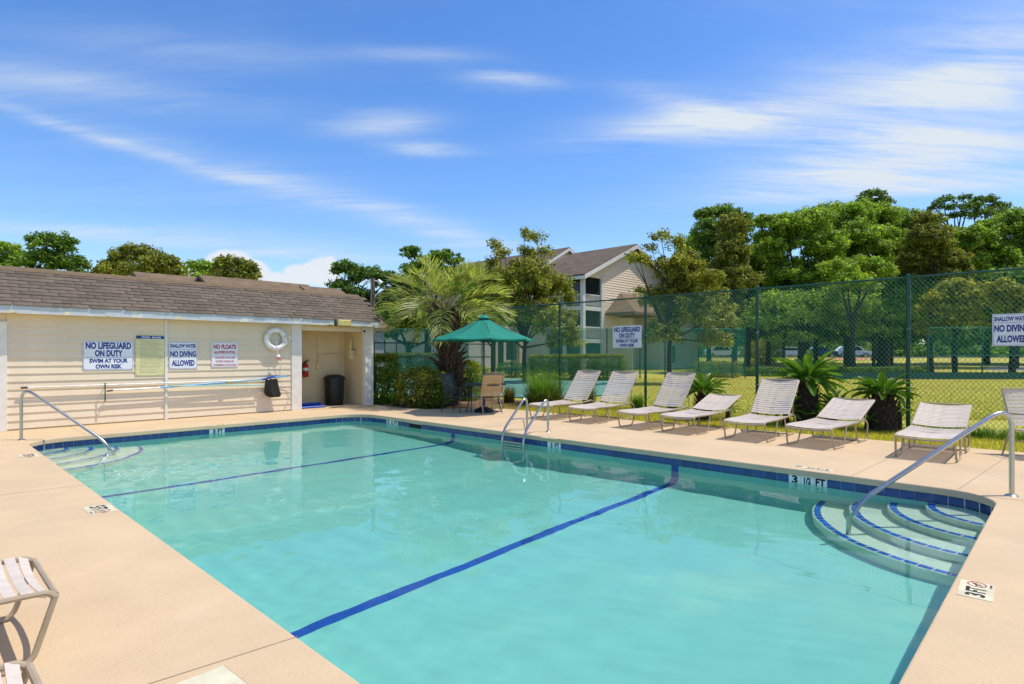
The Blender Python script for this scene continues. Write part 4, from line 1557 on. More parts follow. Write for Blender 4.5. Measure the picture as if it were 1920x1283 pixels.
def umbrella():
    t = thing('patio_umbrella', 'green cloth patio umbrella standing through the round table', 'umbrella', (UX, UY, 0))
    MB().lathe([(0, 0.0), (0.25, 0.0), (0.26, 0.03), (0.22, 0.08), (0.10, 0.13), (0.04, 0.16), (0.03, 0.32), (0, 0.32)], 24).obj('base', M_BIN, t, True)
    MB().tube([(0, 0, 0.1), (0, 0, 2.52)], 0.02, 10).obj('pole', M_DARKFRAME, t, True)
    rr, ze, zp = 1.30, 1.88, 2.47
    n = 8
    off = R(10)
    c = MB()
    m = 8
    nseg = 6
    rows = []
    for i in range(m + 1):
        f = i / m
        row = []
        for k in range(n * nseg):
            a = off + 2 * math.pi * k / (n * nseg)
            fr = (k % nseg) / nseg
            rad = rr * f * (math.cos(math.pi / n) / math.cos((fr - 0.5) * 2 * math.pi / n)) if True else rr * f
            scal = 1 - 0.035 * math.sin(math.pi * fr) * f
            z = zp - (zp - ze) * (f ** 0.92) - 0.035 * math.sin(math.pi * fr) * f * (1 - 0.4 * f) - 0.02 * math.sin(math.pi * f)
            row.append((rad * scal * math.cos(a), rad * scal * math.sin(a), z))
        rows.append(row)
    val = [(x, y, z - 0.035 - 0.008 * math.sin(i * 1.9)) for i, (x, y, z) in enumerate(rows[-1])]
    rows.append(val)
    w = n * nseg
    b0 = 0
    for r in rows:
        c.v += r
    for i in range(len(rows) - 1):
        for k in range(w):
            c.f.append((i * w + k, i * w + (k + 1) % w, (i + 1) * w + (k + 1) % w, (i + 1) * w + k))
    c.obj('canopy', M_CANOPY, t, True)
    v = MB()
    for r_, z_ in ((0.02, zp + 0.045), (0.16, zp - 0.025), (0.18, zp - 0.05)):
        for k in range(16):
            a = off + 2 * math.pi * k / 16
            v.v.append((r_ * math.cos(a), r_ * math.sin(a), z_))
    for i in range(2):
        for k in range(16):
            v.f.append((i * 16 + k, i * 16 + (k + 1) % 16, (i + 1) * 16 + (k + 1) % 16, (i + 1) * 16 + k))
    v.obj('vent_cap', M_CANOPY, t, True)
    MB().lathe([(0, 0.06), (0.022, 0.05), (0.03, 0.02), (0.02, 0.0)], 10, (0, 0, zp + 0.045)).obj('finial', M_DARKFRAME, t, True)
    for k in range(n):
        a = off + 2 * math.pi * k / n
        MB().tube([(0.03 * math.cos(a), 0.03 * math.sin(a), zp - 0.05), (rr * 0.97 * math.cos(a), rr * 0.97 * math.sin(a), ze - 0.012)], 0.008, 5).obj('rib', M_DARKFRAME, t)
        MB().tube([(0.03 * math.cos(a), 0.03 * math.sin(a), 1.80), (rr * 0.5 * math.cos(a), rr * 0.5 * math.sin(a), zp - (zp - ze) * 0.53 - 0.03)], 0.007, 5).obj('strut', M_DARKFRAME, t)
    tb = thing('patio_table', 'round dark patio table under the green umbrella', 'table', (UX, UY, 0))
    MB().lathe([(0.025, 0.70), (0.56, 0.70), (0.575, 0.71), (0.575, 0.725), (0.56, 0.732), (0.025, 0.732)], 36).obj('tabletop', M_DARKFRAME, tb)
    for k in range(4):
        a = R(45 + 90 * k)
        MB().tube(fillet([(0.30 * math.cos(a), 0.30 * math.sin(a), 0.70), (0.36 * math.cos(a), 0.36 * math.sin(a), 0.35), (0.46 * math.cos(a), 0.46 * math.sin(a), 0.0)], 0.2, 4), 0.016, 8).obj('leg', M_DARKFRAME, tb)


umbrella()


def chair(label, loc, rz, fm, sm):
    """local: sits facing +X"""
    t = thing('patio_chair', label, 'chair', (loc[0], loc[1], 0), rz, 'chairs at the umbrella table')
    hw = 0.265
    for s in (-1, 1):
        y = s * hw
        MB().tube(fillet([(0.25, y, 0.0), (0.27, y, 0.64), (-0.20, y, 0.62)], 0.09, 5), 0.0125, 8).obj('front_leg', fm, t, True)
        MB().tube(fillet([(-0.33, y, 0.0), (-0.17, y, 0.40), (-0.22, y, 0.62), (-0.34, y, 0.98)], 0.12, 5), 0.0125, 8).obj('rear_leg', fm, t, True)
        MB().tube([(0.262, y, 0.40), (-0.18, y, 0.385)], 0.012, 8).obj('seat_rail', fm, t, True)
    MB().tube([(-0.34, -hw, 0.978), (-0.34, hw, 0.978)], 0.0125, 8).obj('top_rail', fm, t)
    MB().tube([(0.262, -hw, 0.40), (0.262, hw, 0.40)], 0.0125, 8).obj('front_bar', fm, t)
    MB().tube([(-0.25, -hw, 0.2), (-0.25, hw, 0.2)], 0.009, 6).obj('rear_bar', fm, t)
    me = strap_mesh(hw - 0.008, 0.046, 0.02, 'chair_strap')
    me.materials[0] = sm
    for i in range(8):
        inst('seat_strap', me, t, (0.23 - i * 0.054, 0, 0.413 - i * 0.002))
    d = Vector((-0.12, 0, 0.36)).normalized()
    for i in range(10):
        p = Vector((-0.19, 0, 0.45)) + d * (0.535 * i / 9) if i else Vector((-0.185, 0, 0.45))
        p = Vector((-0.19, 0, 0.46)) + d * (0.50 * i / 9)
        inst('back_strap', me, t, p, (0, math.atan2(d.x, d.z) - R(90), 0))
    return t


def face(loc, tgt=(UX, UY)):
    return math.atan2(tgt[1] - loc[1], tgt[0] - loc[0])


c1 = gp(921, 776)
chair('tan strap chair with its back to the pool at the round table', (c1.x + 0.05, c1.y + 0.2), face((c1.x, c1.y)) + R(4), M_FRAME, M_TANSTRAP)
c2 = gp(858, 772)
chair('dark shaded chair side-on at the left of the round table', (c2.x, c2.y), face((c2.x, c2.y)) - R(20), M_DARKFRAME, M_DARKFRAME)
e = gp(1878, 856)
t_ = chair('pale strap chair cut by the right frame edge', (11.40, 0.40), R(-142), M_FRAME, M_STRAP)
t_['group'] = 'pale chairs by the near deck corner'
c3 = at(948, 16.2)
chair('shaded strap chair on the far side of the round table', (UX + 0.72, UY + 0.45), face((UX + .72, UY + .45)), M_FRAME, M_TANSTRAP)

# ------------------------------------------------------------------ chain-link fences
XF = 14.2


def links(p0, p1, z0, z1, pitch, r, wob=0.0015):
    """woven wire: two families of slanting wires, crossing in front of and behind each other"""
    a, b = Vector((*p0, 0)), Vector((*p1, 0))
    L_ = (b - a).length
    u = (b - a).normalized()
    nrm = u.cross(Vector((0, 0, 1)))
    H_ = z1 - z0
    slope = 1.22
    run = H_ / slope
    v, f = [], []
    for fam in (1, -1):
        s = -run
        while s < L_ + (0 if fam == 1 else run):
            s0, s1 = (s, s + run) if fam == 1 else (s + run, s)
            q0, q1 = (s0, z0), (s1, z1)
            # clip to [0, L]
            t0, t1 = 0.0, 1.0
            ds = s1 - s0
            for lim, sg in ((0.0, 1), (L_, -1)):
                va, vb = sg * (s0 - lim), sg * (s1 - lim)
                if va < 0 and vb < 0:
                    t0, t1 = 1, 0
                    break
                if va < 0:
                    t0 = max(t0, va / (va - vb))
                if vb < 0:
                    t1 = min(t1, va / (va - vb))
            if t1 - t0 > 1e-3:
                A = a + u * (s0 + ds * t0) + Vector((0, 0, z0 + H_ * t0)) + nrm * fam * wob
                B = a + u * (s0 + ds * t1) + Vector((0, 0, z0 + H_ * t1)) + nrm * fam * wob
                d = (B - A).normalized()
                e1 = nrm * r
                e2 = d.cross(nrm) * r
                n0 = len(v)
                for P in (A, B):
                    v += [P + e1, P + e2, P - e1, P - e2]
                f += [(n0 + k, n0 + (k + 1) % 4, n0 + 4 + (k + 1) % 4, n0 + 4 + k) for k in range(4)]
            s += pitch
    return v, f


def fence():
    y0, y1 = -6.7, 14.62
    t = thing('chain_link_fence', 'tall green chain-link fence behind the row of loungers', 'fence', (XF, 4, 0))
    z1 = 3.06
    ys = [2.48 + 3.045 * k for k in range(-3, 5)]
    for y in ys:
        rr = 0.036 if abs(y - 2.48) > 0.1 else 0.040
        MB().tube([(XF, y, -0.03), (XF, y, z1 + 0.02)], rr, 12).lathe([(rr, 0), (rr * 1.15, 0.01), (rr * 0.9, 0.04), (0, 0.055)], 12, (XF, y, z1 + 0.02)).obj('fence_post', M_GREENPOLE, t, True, world=True)
        MB().lathe([(rr + 0.004, 0), (rr + 0.008, 0.004), (rr + 0.008, 0.02), (rr + 0.004, 0.024)], 12, (XF, y, 0.75)).lathe([(rr + 0.004, 0), (rr + 0.008, 0.004), (rr + 0.008, 0.02), (rr + 0.004, 0.024)], 12, (XF, y, 2.0)).obj('tie_band', M_WIRE, t, world=True)
    for a, b in zip(ys[:-1], ys[1:]):
        MB().tube([(XF, a + 0.03, z1), (XF, b - 0.03, z1)], 0.021, 10).obj('top_rail', M_GREENPOLE, t, True, world=True)
    MB().tube([(XF, ys[0], 0.06), (XF, y1, 0.06)], 0.004, 5).obj('tension_wire', M_WIRE, t, world=True)
    v, f = links((XF, ys[0]), (XF, y1), 0.03, z1 - 0.01, 0.084, 0.0031)
    o = link(bpy.data.objects.new('wire_mesh', new_mesh('wire_mesh', v, f, M_WIRE)), t)
    o.location = -Vector(t.location)
    o['kind'] = 'stuff'
    # low fence from the pool house to the tall one
    a, b = Vector((9.80, 15.22, 0)), Vector((XF, 14.62, 0))
    t = thing('chain_link_fence', 'shoulder high green fence between the pool house and the palm', 'fence', (a + b) / 2)
    d = (b - a)
    for k, fr in enumerate((0, 0.52, 1.0)):
        p = a + d * fr
        MB().tube([p - Vector((0, 0, 0.03)), p + Vector((0, 0, 1.93 if fr < 1 else 1.86))], 0.035 if k == 0 else 0.027, 10).obj('fence_post', M_GREENPOLE, t, True, world=True)
    for z in (1.84, 1.40, 0.15):
        MB().tube([a + Vector((0, 0, z)), b + Vector((0, 0, z))], 0.02, 8).obj('rail', M_GREENPOLE, t, True, world=True)
    v, f = links((a.x, a.y), (b.x, b.y), 0.05, 1.83, 0.084, 0.0031)
    o = link(bpy.data.objects.new('wire_mesh', new_mesh('wire_mesh', v, f, M_WIRE)), t)
    o.location = -Vector(t.location)
    o['kind'] = 'stuff'


fence()


def fence_signs():
    rot = (R(90), 0, R(-90))
    xp = XF - 0.05
    B = M_SIGNBLUE

    def place(px0, px1, py0, py1):
        a, d0 = on_x(px0, xp)
        b, d1 = on_x(px1, xp)
        y = (a + b) / 2
        d = CT * xp + ST * y
        return (xp, y, (zof(py0, d) + zof(py1, d)) / 2), abs(a - b), zof(py0, d) - zof(py1, d)
    loc, w, h = place(1149, 1203, 611, 652.5)
    sign('fence_sign', 'white and blue NO LIFEGUARD ON DUTY sign wired to the tall fence', 'sign', loc, rot, w, h, M_SIGN, None,
         [('NO LIFEGUARD', 0.0, 0.33, 0.90, 0.235, B), ('ON DUTY', 0.0, 0.06, 0.55, 0.225, B), ('SWIM AT YOUR', 0.0, -0.19, 0.76, 0.155, B), ('OWN RISK', 0.0, -0.385, 0.52, 0.155, B)],
         [(-0.085, -0.47, 0.47, 0.006, B)])
    loc, w, h = place(1860.5, 1922, 588.5, 649)
    w2 = w * 1.20
    y_left = loc[1] + w / 2
    loc = (loc[0], y_left - w2 / 2, loc[2])
    sign('fence_sign', 'white and blue SHALLOW WATER NO DIVING sign at the right edge of the tall fence', 'sign', loc, rot, w2, h, M_SIGN, B,
         [('SHALLOW WATER', 0, 0.345, 0.90, 0.145, B), ('NO DIVING', 0, 0.05, 0.90, 0.225, B), ('ALLOWED', 0, -0.28, 0.78, 0.225, B)], [(0.225, -0.46, 0.46, 0.006, B)], bw=0.005)


fence_signs()


def court_fences():
    def run(name, label, pxs, d, z0, z1, top, screen):
        pts = [at(px, d) for px in pxs]
        t = thing(name, label, 'fence', (pts[0] + pts[-1]) / 2)
        for p in pts:
            MB().tube([p, p + Vector((0, 0, top + 0.03))], 0.04, 8).obj('fence_post', M_GREENPOLE, t, True, world=True)
        for a, b in zip(pts[:-1], pts[1:]):
            MB().tube([a + Vector((0, 0, top)), b + Vector((0, 0, top))], 0.022, 6).obj('top_rail', M_WIRE, t, True, world=True)
            MB().tube([a + Vector((0, 0, z0)), b + Vector((0, 0, z0))], 0.02, 6).obj('lower_rail', M_WIRE, t, True, world=True)
            if screen:
                u = (b - a)
                nn = u.cross(Vector((0, 0, 1))).normalized() * -0.03
                n = 10
                s = MB()
                for i in range(n + 1):
                    sag = 0.03 * math.sin(math.pi * i / n)
                    w = nn * (1 + 0.8 * math.sin(i * 2.3))
                    p = a + u * (i / n) + w
                    s.v += [tuple(p + Vector((0, 0, z0 + 0.02))), tuple(p + Vector((0, 0, top - 0.03 - sag)))]
                s.f += [(2 * i, 2 * i + 2, 2 * i + 3, 2 * i + 1) for i in range(n)]
                o = s.obj('windscreen', screen, t, True, world=True)
        return t
    run('court_fence', 'far tennis court fence with green windscreens in front of the apartment house', [640, 743, 850, 960, 1070, 1138, 1200, 1247, 1310, 1373, 1397], 36, 0.32, 3.0, 3.04, M_SCREEN)
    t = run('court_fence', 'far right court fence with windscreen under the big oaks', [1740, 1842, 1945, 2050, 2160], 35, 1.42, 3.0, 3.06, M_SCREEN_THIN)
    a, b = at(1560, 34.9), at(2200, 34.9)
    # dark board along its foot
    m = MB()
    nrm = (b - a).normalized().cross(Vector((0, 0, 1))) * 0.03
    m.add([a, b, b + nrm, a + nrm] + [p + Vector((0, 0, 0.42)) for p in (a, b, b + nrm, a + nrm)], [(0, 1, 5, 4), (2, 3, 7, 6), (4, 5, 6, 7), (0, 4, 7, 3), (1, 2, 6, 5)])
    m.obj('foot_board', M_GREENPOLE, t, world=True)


court_fences()

flat('tennis_court', [(14.75, 14.4), (14.75, 12.9), (18.9, 12.3), at(1195, 35.8)[:2], at(640, 35.8)[:2], (12.0, 17.5)], 0.006, M_COURT, label='pale green hard tennis court beyond the fence')
flat('mulch_bed', [(11.52, 11.3), (13.9, 11.2), (13.9, 14.5), (9.75, 15.1), (9.72, 13.6), (9.9, 12.8), (11.04, 12.06)], -0.012, M_MULCH, label='pine straw bed under the palm and shrubs')
flat('sand_patch', [at(px, d)[:2] for px, d in ((1850, 46), (2050, 45), (2080, 52), (1960, 55), (1850, 52))], -0.01, M_SAND, label='bare sandy patch in the far lawn', follow=True)
flat('pine_straw_bed', [at(px, d)[:2] for px, d in ((1548, 68), (1618, 68), (1640, 75), (1540, 75))], 0.0, mat('orange_straw', (0.50, 0.24, 0.10), rough=0.95, scale=1), label='orange pine straw bed far under the oaks', follow=True)
flat('parking_road', [at(px, d)[:2] for px, d in ((1050, 78), (2600, 78), (2600, 92), (1050, 92))], -0.005, M_ASPHALT, label='asphalt parking road beyond the trees', follow=True)
kb = MB()
a, b = at(1050, 77.6), at(2600, 77.6)
a.z = b.z = 0.98
nr = (b - a).normalized().cross(Vector((0, 0, 1))) * 0.25
kb.add([a, b, b + nr, a + nr] + [p + Vector((0, 0, 0.14)) for p in (a, b, b + nr, a + nr)], [(0, 1, 5, 4), (2, 3, 7, 6), (4, 5, 6, 7)])
tag(kb.obj('kerb', mat('kerb_concrete', (0.45, 0.43, 0.40), rough=0.9)), 'pale concrete kerb along the far parking road', kind='structure')

# ------------------------------------------------------------------ foliage
RNG = np.random.default_rng(11)


def leaf_mesh(name, P, Nrm, size, tint, m, aspect=0.55, extra=None):
    """one rhombus per leaf, bent along its midrib is too fine to see: two triangles"""
    n = len(P)
    rnd = RNG.normal(size=(n, 3))
    t = np.cross(Nrm, rnd)
    t /= np.linalg.norm(t, axis=1, keepdims=True) + 1e-9
    b = np.cross(Nrm, t)
    s = (size * RNG.uniform(0.6, 1.35, n))[:, None]
    v = np.empty((n, 4, 3), np.float32)
    v[:, 0] = P - t * s * 0.5
    v[:, 1] = P + b * s * 0.5 * aspect
    v[:, 2] = P + t * s * 0.5
    v[:, 3] = P - b * s * 0.5 * aspect
    me = bpy.data.meshes.new(name)
    me.vertices.add(n * 4)
    me.vertices.foreach_set('co', v.reshape(-1))
    me.loops.add(n * 4)
    me.loops.foreach_set('vertex_index', np.arange(n * 4, dtype=np.int32))
    me.polygons.add(n)
    me.polygons.foreach_set('loop_start', np.arange(0, n * 4, 4, dtype=np.int32))
    me.polygons.foreach_set('loop_total', np.full(n, 4, np.int32))
    me.update(calc_edges=True)
    set_tint(me, np.repeat(tint, 4, axis=0))
    me.materials.append(m)
    return me


def set_tint(me, rgb):
    a = me.color_attributes.new('tint', 'FLOAT_COLOR', 'POINT')
    c = np.ones((len(me.vertices), 4), np.float32)
    c[:, :3] = rgb
    a.data.foreach_set('color', c.reshape(-1))


def unit(n):
    d = RNG.normal(size=(n, 3))
    return d / np.linalg.norm(d, axis=1, keepdims=True)


def tints(n, amt=0.42, warm=0.14):
    v = np.exp(RNG.normal(0, amt, n))[:, None]
    h = RNG.normal(0, warm, n)[:, None]
    return np.clip(v * np.concatenate([1 + h, np.ones((n, 1)), 1 - h], 1), 0.2, 2.4)


def crown_points(lobes, size, cover, puff=0.24, flat_=0.8, dens=None):
    """leaf positions: each lobe is a shell of puffs, each puff a loose ball of leaves"""
    Ps, Ns, Ts, centres = [], [], [], []
    for i, (c, r) in enumerate(lobes):
        c = np.array(c)
        r = np.array(r, float)
        area = 4 * math.pi * (r[0] * r[2])
        k = 1.0 if dens is None else dens[i]
        rm = (r[0] * r[1] * r[2]) ** (1 / 3)
        pr = max(0.28, puff * rm)
        npuff = int(max(5, 1.2 * (rm / pr) ** 2 * 4))
        d = unit(npuff)
        d[:, 2] = np.where(d[:, 2] < -0.35, -d[:, 2], d[:, 2])
        rad = RNG.uniform(0.3, 1.12, npuff)[:, None] ** 0.6
        pc = c + d * r * rad * 0.9
        centres.append(pc)
        nl = int(area * cover * k / (size * size * 0.28) / 1.15)
        per = max(8, nl // npuff)
        for q in range(npuff):
            pr_ = pr * RNG.uniform(0.7, 1.35)
            dd = unit(per)
            rr = RNG.uniform(0, 1, per)[:, None] ** 0.45
            off = dd * rr * pr_
            off[:, 2] *= flat_
            Ps.append(pc[q] + off)
            nn = dd * 0.7 + np.array([0, 0, 0.55]) + RNG.normal(0, 0.55, (per, 3))
            Ns.append(nn / np.linalg.norm(nn, axis=1, keepdims=True))
            tt = tints(per)
            tt *= np.exp(RNG.normal(0, 0.16))
            Ts.append(tt)
    return np.concatenate(Ps), np.concatenate(Ns), np.concatenate(Ts), centres


def limbs(b, base, height, lobes, r0, fork=0.45):
    """trunk and limbs as tapered tubes"""
    base = Vector(base)
    top = base + Vector((0, 0, height * fork))
    wob = Vector((random.uniform(-.2, .2), random.uniform(-.2, .2), 0)) * r0 * 3
    b.tube(bez([base - Vector((0, 0, 0.2)), base + Vector((0, 0, height * fork * 0.4)) + wob, top], 4), [r0 * 1.35] + [r0 * (1.1 - 0.35 * i / 7) for i in range(8)], 8)
    for c, r in lobes:
        c = Vector(c)
        st = base + Vector((0, 0, height * fork * random.uniform(0.7, 1.0))) + wob * 0.3
        mid = st.lerp(c, 0.5) + Vector((random.uniform(-.3, .3), random.uniform(-.3, .3), random.uniform(-0.1, 0.5))) * (c - st).length * 0.2
        b.tube(bez([st, mid, c], 4), [r0 * (0.55 - 0.45 * i / 8) for i in range(9)], 6)


def tree(name, label, d, base_px, lobes, leaf, size, r0, cover=2.6, group=None, puff=0.24, dens=None, aspect=0.55, flat_=0.8, cat='tree', base_d=None, spread=1.0, fork=0.45):
    """lobes: (bearing px, height px, half width px, half height px[, depth offset m])"""
    bd = base_d or d
    base = at(base_px, bd)
    base.z = terrain(base.x, base.y)
    L3 = []
    for lb in lobes:
        dd = d + (lb[4] if len(lb) > 4 else random.uniform(-1.0, 1.0))
        c = at(lb[0], dd, zof(lb[1], dd))
        rx, rz = lb[2] * dd / FX, lb[3] * dd / FX
        L3.append((tuple(c), (rx * spread + 0.1, rx * spread + 0.1, rz * 1.02)))
    t = thing(name, label, cat, base, 0, group)
    P, Nn, T, cen = crown_points(L3, size, cover, puff, flat_, dens)
    P = P - np.array(base)
    o = link(bpy.data.objects.new('crown', leaf_mesh('crown', P, Nn, size, T, leaf, aspect)), t)
    b = MB()
    top = max(c[2] + r[2] for c, r in L3) - base.z
    limbs(b, (0, 0, 0), top, [((c[0] - base.x, c[1] - base.y, c[2] - base.z), r) for c, r in L3], r0, fork)
    # twigs reaching single puffs
    for (c, r), pc in zip(L3, cen):
        c = Vector(c) - base
        for q in pc[:: max(1, len(pc) // 7)]:
            q = Vector(q) - base
            b.tube([c, c.lerp(q, 0.5) + Vector((0, 0, 0.1)), q], [r0 * 0.12, r0 * 0.08, r0 * 0.03], 4, caps=False)
    b.obj('trunk', M_BARK, t, True)
    return t


random.seed(4)
L_BRONZE2 = leaf_mat('olive_bronze_leaf', (0.205, 0.22, 0.040))
L_MID = leaf_mat('mid_green_leaf', (0.205, 0.31, 0.040))
G1 = 'trees behind the pool house'
tree('pine_tree', 'tall rounded dark green tree above the left end of the pool house roof', 58, 105, [(100, 462, 42, 26), (88, 492, 42, 26), (128, 500, 38, 24), (148, 516, 18, 14), (75, 520, 30, 20), (110, 530, 40, 18)], L_DARK, 0.30, 0.35, group=G1)
tree('broadleaf_tree', 'smaller light green tree at the left frame edge behind the roof', 62, 10, [(14, 480, 30, 26), (36, 492, 18, 18), (-20, 500, 40, 30), (5, 512, 35, 18)], L_OAK, 0.30, 0.25, group=G1, cover=1.9)
tree('pine_tree', 'broad olive green tree behind the middle of the pool house roof', 56, 265, [(262, 487, 50, 26), (300, 500, 38, 24), (222, 502, 28, 22), (330, 516, 22, 14), (265, 515, 70, 20), (192, 512, 18, 10)], L_OLIVE, 0.28, 0.35, group=G1)
tree('broadleaf_tree', 'bright green bushy tree between two olive trees behind the roof', 54, 372, [(370, 506, 26, 18), (405, 510, 26, 18), (385, 525, 30, 14)], L_OAK, 0.26, 0.22, group=G1)
tree('pine_tree', 'small olive dome-topped tree beside the cumulus cloud', 52, 442, [(440, 503, 38, 22), (468, 512, 22, 18), (420, 518, 26, 18), (445, 525, 40, 16)], L_OLIVE, 0.26, 0.25, group=G1)
tree('pine_tree', 'dark pine with layered clumps behind the wooden utility pole', 52, 660, [(648, 508, 30, 18), (690, 522, 38, 22), (640, 540, 26, 16), (722, 530, 26, 24), (668, 560, 40, 22), (700, 590, 44, 30), (735, 575, 30, 40)], L_PINE, 0.26, 0.3, group=G1)
tree('broadleaf_tree', 'green tree whose top shows behind the palm crown', 48, 800, [(770, 476, 18, 15), (830, 488, 36, 18), (800, 512, 48, 26), (765, 545, 36, 30), (860, 540, 45, 40), (900, 570, 40, 40)], L_DARK, 0.26, 0.28, group=G1)
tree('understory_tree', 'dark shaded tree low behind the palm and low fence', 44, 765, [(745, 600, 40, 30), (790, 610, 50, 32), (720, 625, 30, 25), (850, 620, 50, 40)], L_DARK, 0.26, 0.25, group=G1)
# magnolias by the apartment house
G2 = 'bronze leaved magnolias by the apartment house'
tree('magnolia_tree', 'bronze leaved magnolia with thin leggy top right of the palm', 31, 985,
     [(985, 532, 62, 46), (935, 545, 40, 48), (1035, 552, 42, 46), (960, 595, 62, 44), (1025, 610, 56, 46), (990, 480, 16, 22), (1008, 448, 16, 14), (982, 440, 10, 12), (932, 462, 12, 14), (1022, 475, 12, 14), (945, 478, 14, 14), (920, 500, 14, 16), (1060, 640, 28, 30), (915, 600, 30, 40)],
     L_BRONZE, 0.15, 0.12, group=G2, cover=2.1, dens=[1, 1, 1, 1, 1, .55, .5, .5, .45, .5, .5, .6, .8, 1], fork=0.3)
tree('magnolia_tree', 'bronze magnolia with open top in front of the siding gable', 29, 1256,
     [(1272, 512, 46, 38), (1312, 545, 50, 44), (1250, 565, 48, 34), (1200, 492, 22, 14), (1185, 484, 14, 8), (1240, 450, 20, 16), (1222, 470, 12, 12), (1265, 462, 16, 16), (1290, 490, 20, 20), (1290, 600, 60, 34), (1345, 600, 36, 40), (1240, 630, 40, 28), (1340, 640, 30, 24), (1205, 548, 14, 10)],
     L_BRONZE, 0.145, 0.12, group=G2, cover=1.9, dens=[1, 1, 1, .7, .6, .4, .4, .5, .7, 1, 1, .9, .8, .6], fork=0.35)
tree('broadleaf_tree', 'green leafy tree between the palm and the bronze magnolia, before the house wing', 35, 925, [(915, 530, 36, 30), (900, 570, 40, 34), (930, 600, 40, 40), (880, 610, 36, 30), (950, 560, 30, 36)], L_MID, 0.17, 0.12, group='trees behind the pool house', cover=2.0, fork=0.35)
# the big trees on the right
G3 = 'large trees beyond the tennis lawn'
tree('oak_tree', 'dark green oak at the left end of the tall tree row', 50, 1400, [(1350, 410, 42, 24), (1330, 445, 36, 34), (1385, 440, 40, 40), (1345, 490, 40, 40), (1400, 510, 36, 44), (1385, 545, 50, 40), (1425, 545, 30, 30), (1400, 590, 50, 28), (1320, 405, 18, 14), (1310, 520, 30, 40)], L_DARK, 0.22, 0.26, group=G3)
tree('magnolia_tree', 'bronze magnolia standing before the dark oak', 43, 1375, [(1375, 430, 30, 30), (1370, 480, 38, 42), (1385, 530, 40, 36), (1350, 520, 26, 34), (1360, 580, 40, 30)], L_BRONZE2, 0.19, 0.2, group=G3, dens=[.8, 1, 1, 1, 1])
tree('oak_tree', 'bright green feathery oak with sky gap under its crown', 46, 1500, [(1475, 425, 44, 24), (1450, 460, 36, 30), (1520, 420, 44, 30), (1500, 455, 50, 40), (1545, 470, 44, 44), (1430, 420, 22, 16), (1470, 505, 34, 26), (1540, 520, 50, 34), (1480, 530, 44, 30), (1445, 475, 30, 30), (1500, 575, 60, 30), (1460, 560, 40, 26)], L_OAK, 0.19, 0.26, group=G3, fork=0.4)
tree('oak_tree', 'huge bright green oak in the middle of the tree row', 49, 1590, [(1560, 410, 46, 28), (1600, 405, 44, 26), (1640, 415, 44, 30), (1580, 450, 56, 40), (1640, 460, 56, 42), (1600, 500, 70, 40), (1560, 500, 40, 40), (1610, 545, 70, 34), (1570, 585, 60, 28), (1640, 590, 50, 26)], L_OAK, 0.20, 0.32, group=G3)
tree('oak_tree', 'deep green oak right of the huge bright oak', 51, 1660, [(1690, 420, 44, 30), (1670, 450, 40, 40), (1720, 430, 36, 30), (1700, 480, 56, 46), (1660, 520, 56, 46), (1730, 510, 50, 50), (1790, 470, 44, 40), (1690, 550, 60, 34), (1700, 595, 56, 26)], L_MID, 0.21, 0.30, group=G3)
tree('oak_tree', 'low light green bough tree hanging in front of the dark oaks', 41, 1600, [(1570, 505, 34, 18), (1615, 498, 36, 18), (1650, 510, 28, 16), (1590, 535, 50, 22)], L_OAK, 0.18, 0.2, group=G3, fork=0.5)
tree('pine_tree', 'distant pine whose flat top peeps over the huge oak', 66, 1640, [(1635, 368, 28, 9), (1618, 378, 18, 8), (1656, 378, 22, 8), (1640, 392, 34, 12)], L_PINE, 0.26, 0.3, group=G3, cover=2.0)
tree('magnolia_tree', 'tall bronze magnolia before the right hand pines', 44, 1745, [(1740, 418, 26, 22), (1745, 450, 40, 32), (1760, 490, 46, 36), (1720, 490, 34, 36), (1750, 535, 54, 36), (1790, 520, 26, 40)], L_BRONZE2, 0.19, 0.2, group=G3)
tree('pine_tree', 'thin pine with two open tufts above the bronze magnolia', 60, 1790, [(1770, 378, 18, 10), (1788, 390, 14, 8), (1808, 372, 10, 7), (1815, 388, 10, 8), (1755, 392, 14, 8), (1795, 405, 16, 10)], L_PINE, 0.24, 0.22, group=G3, cover=1.6, fork=0.8)
tree('pine_tree', 'umbrella topped pine near the right edge of the tree row', 58, 1850, [(1845, 378, 26, 10), (1825, 390, 18, 9), (1870, 390, 22, 10), (1888, 402, 18, 9), (1850, 402, 30, 12)], L_PINE, 0.24, 0.25, group=G3, cover=1.8, fork=0.75)
tree('oak_tree', 'wide green oak filling the right frame edge', 50, 1900, [(1860, 440, 46, 30), (1905, 420, 36, 30), (1940, 440, 50, 50), (1850, 490, 54, 44), (1910, 500, 60, 56), (1870, 540, 60, 44), (1990, 480, 60, 70), (1825, 455, 34, 30), (1815, 510, 40, 40)], L_MID, 0.21, 0.30, group=G3)
tree('broadleaf_tree', 'yellow green small tree behind the fence below the bronze magnolia', 40, 1790, [(1770, 575, 40, 34), (1810, 600, 34, 34), (1750, 620, 30, 22), (1830, 560, 30, 30), (1795, 545, 30, 24)], L_YELLOW, 0.22, 0.16, group=G3, cover=1.8)
tree('broadleaf_tree', 'yellow green tree leaning in beside the right fence sign', 38, 1895, [(1900, 570, 40, 24), (1935, 590, 40, 30), (1880, 545, 30, 20), (1960, 560, 40, 40)], L_YELLOW, 0.22, 0.16, group=G3, cover=1.7)
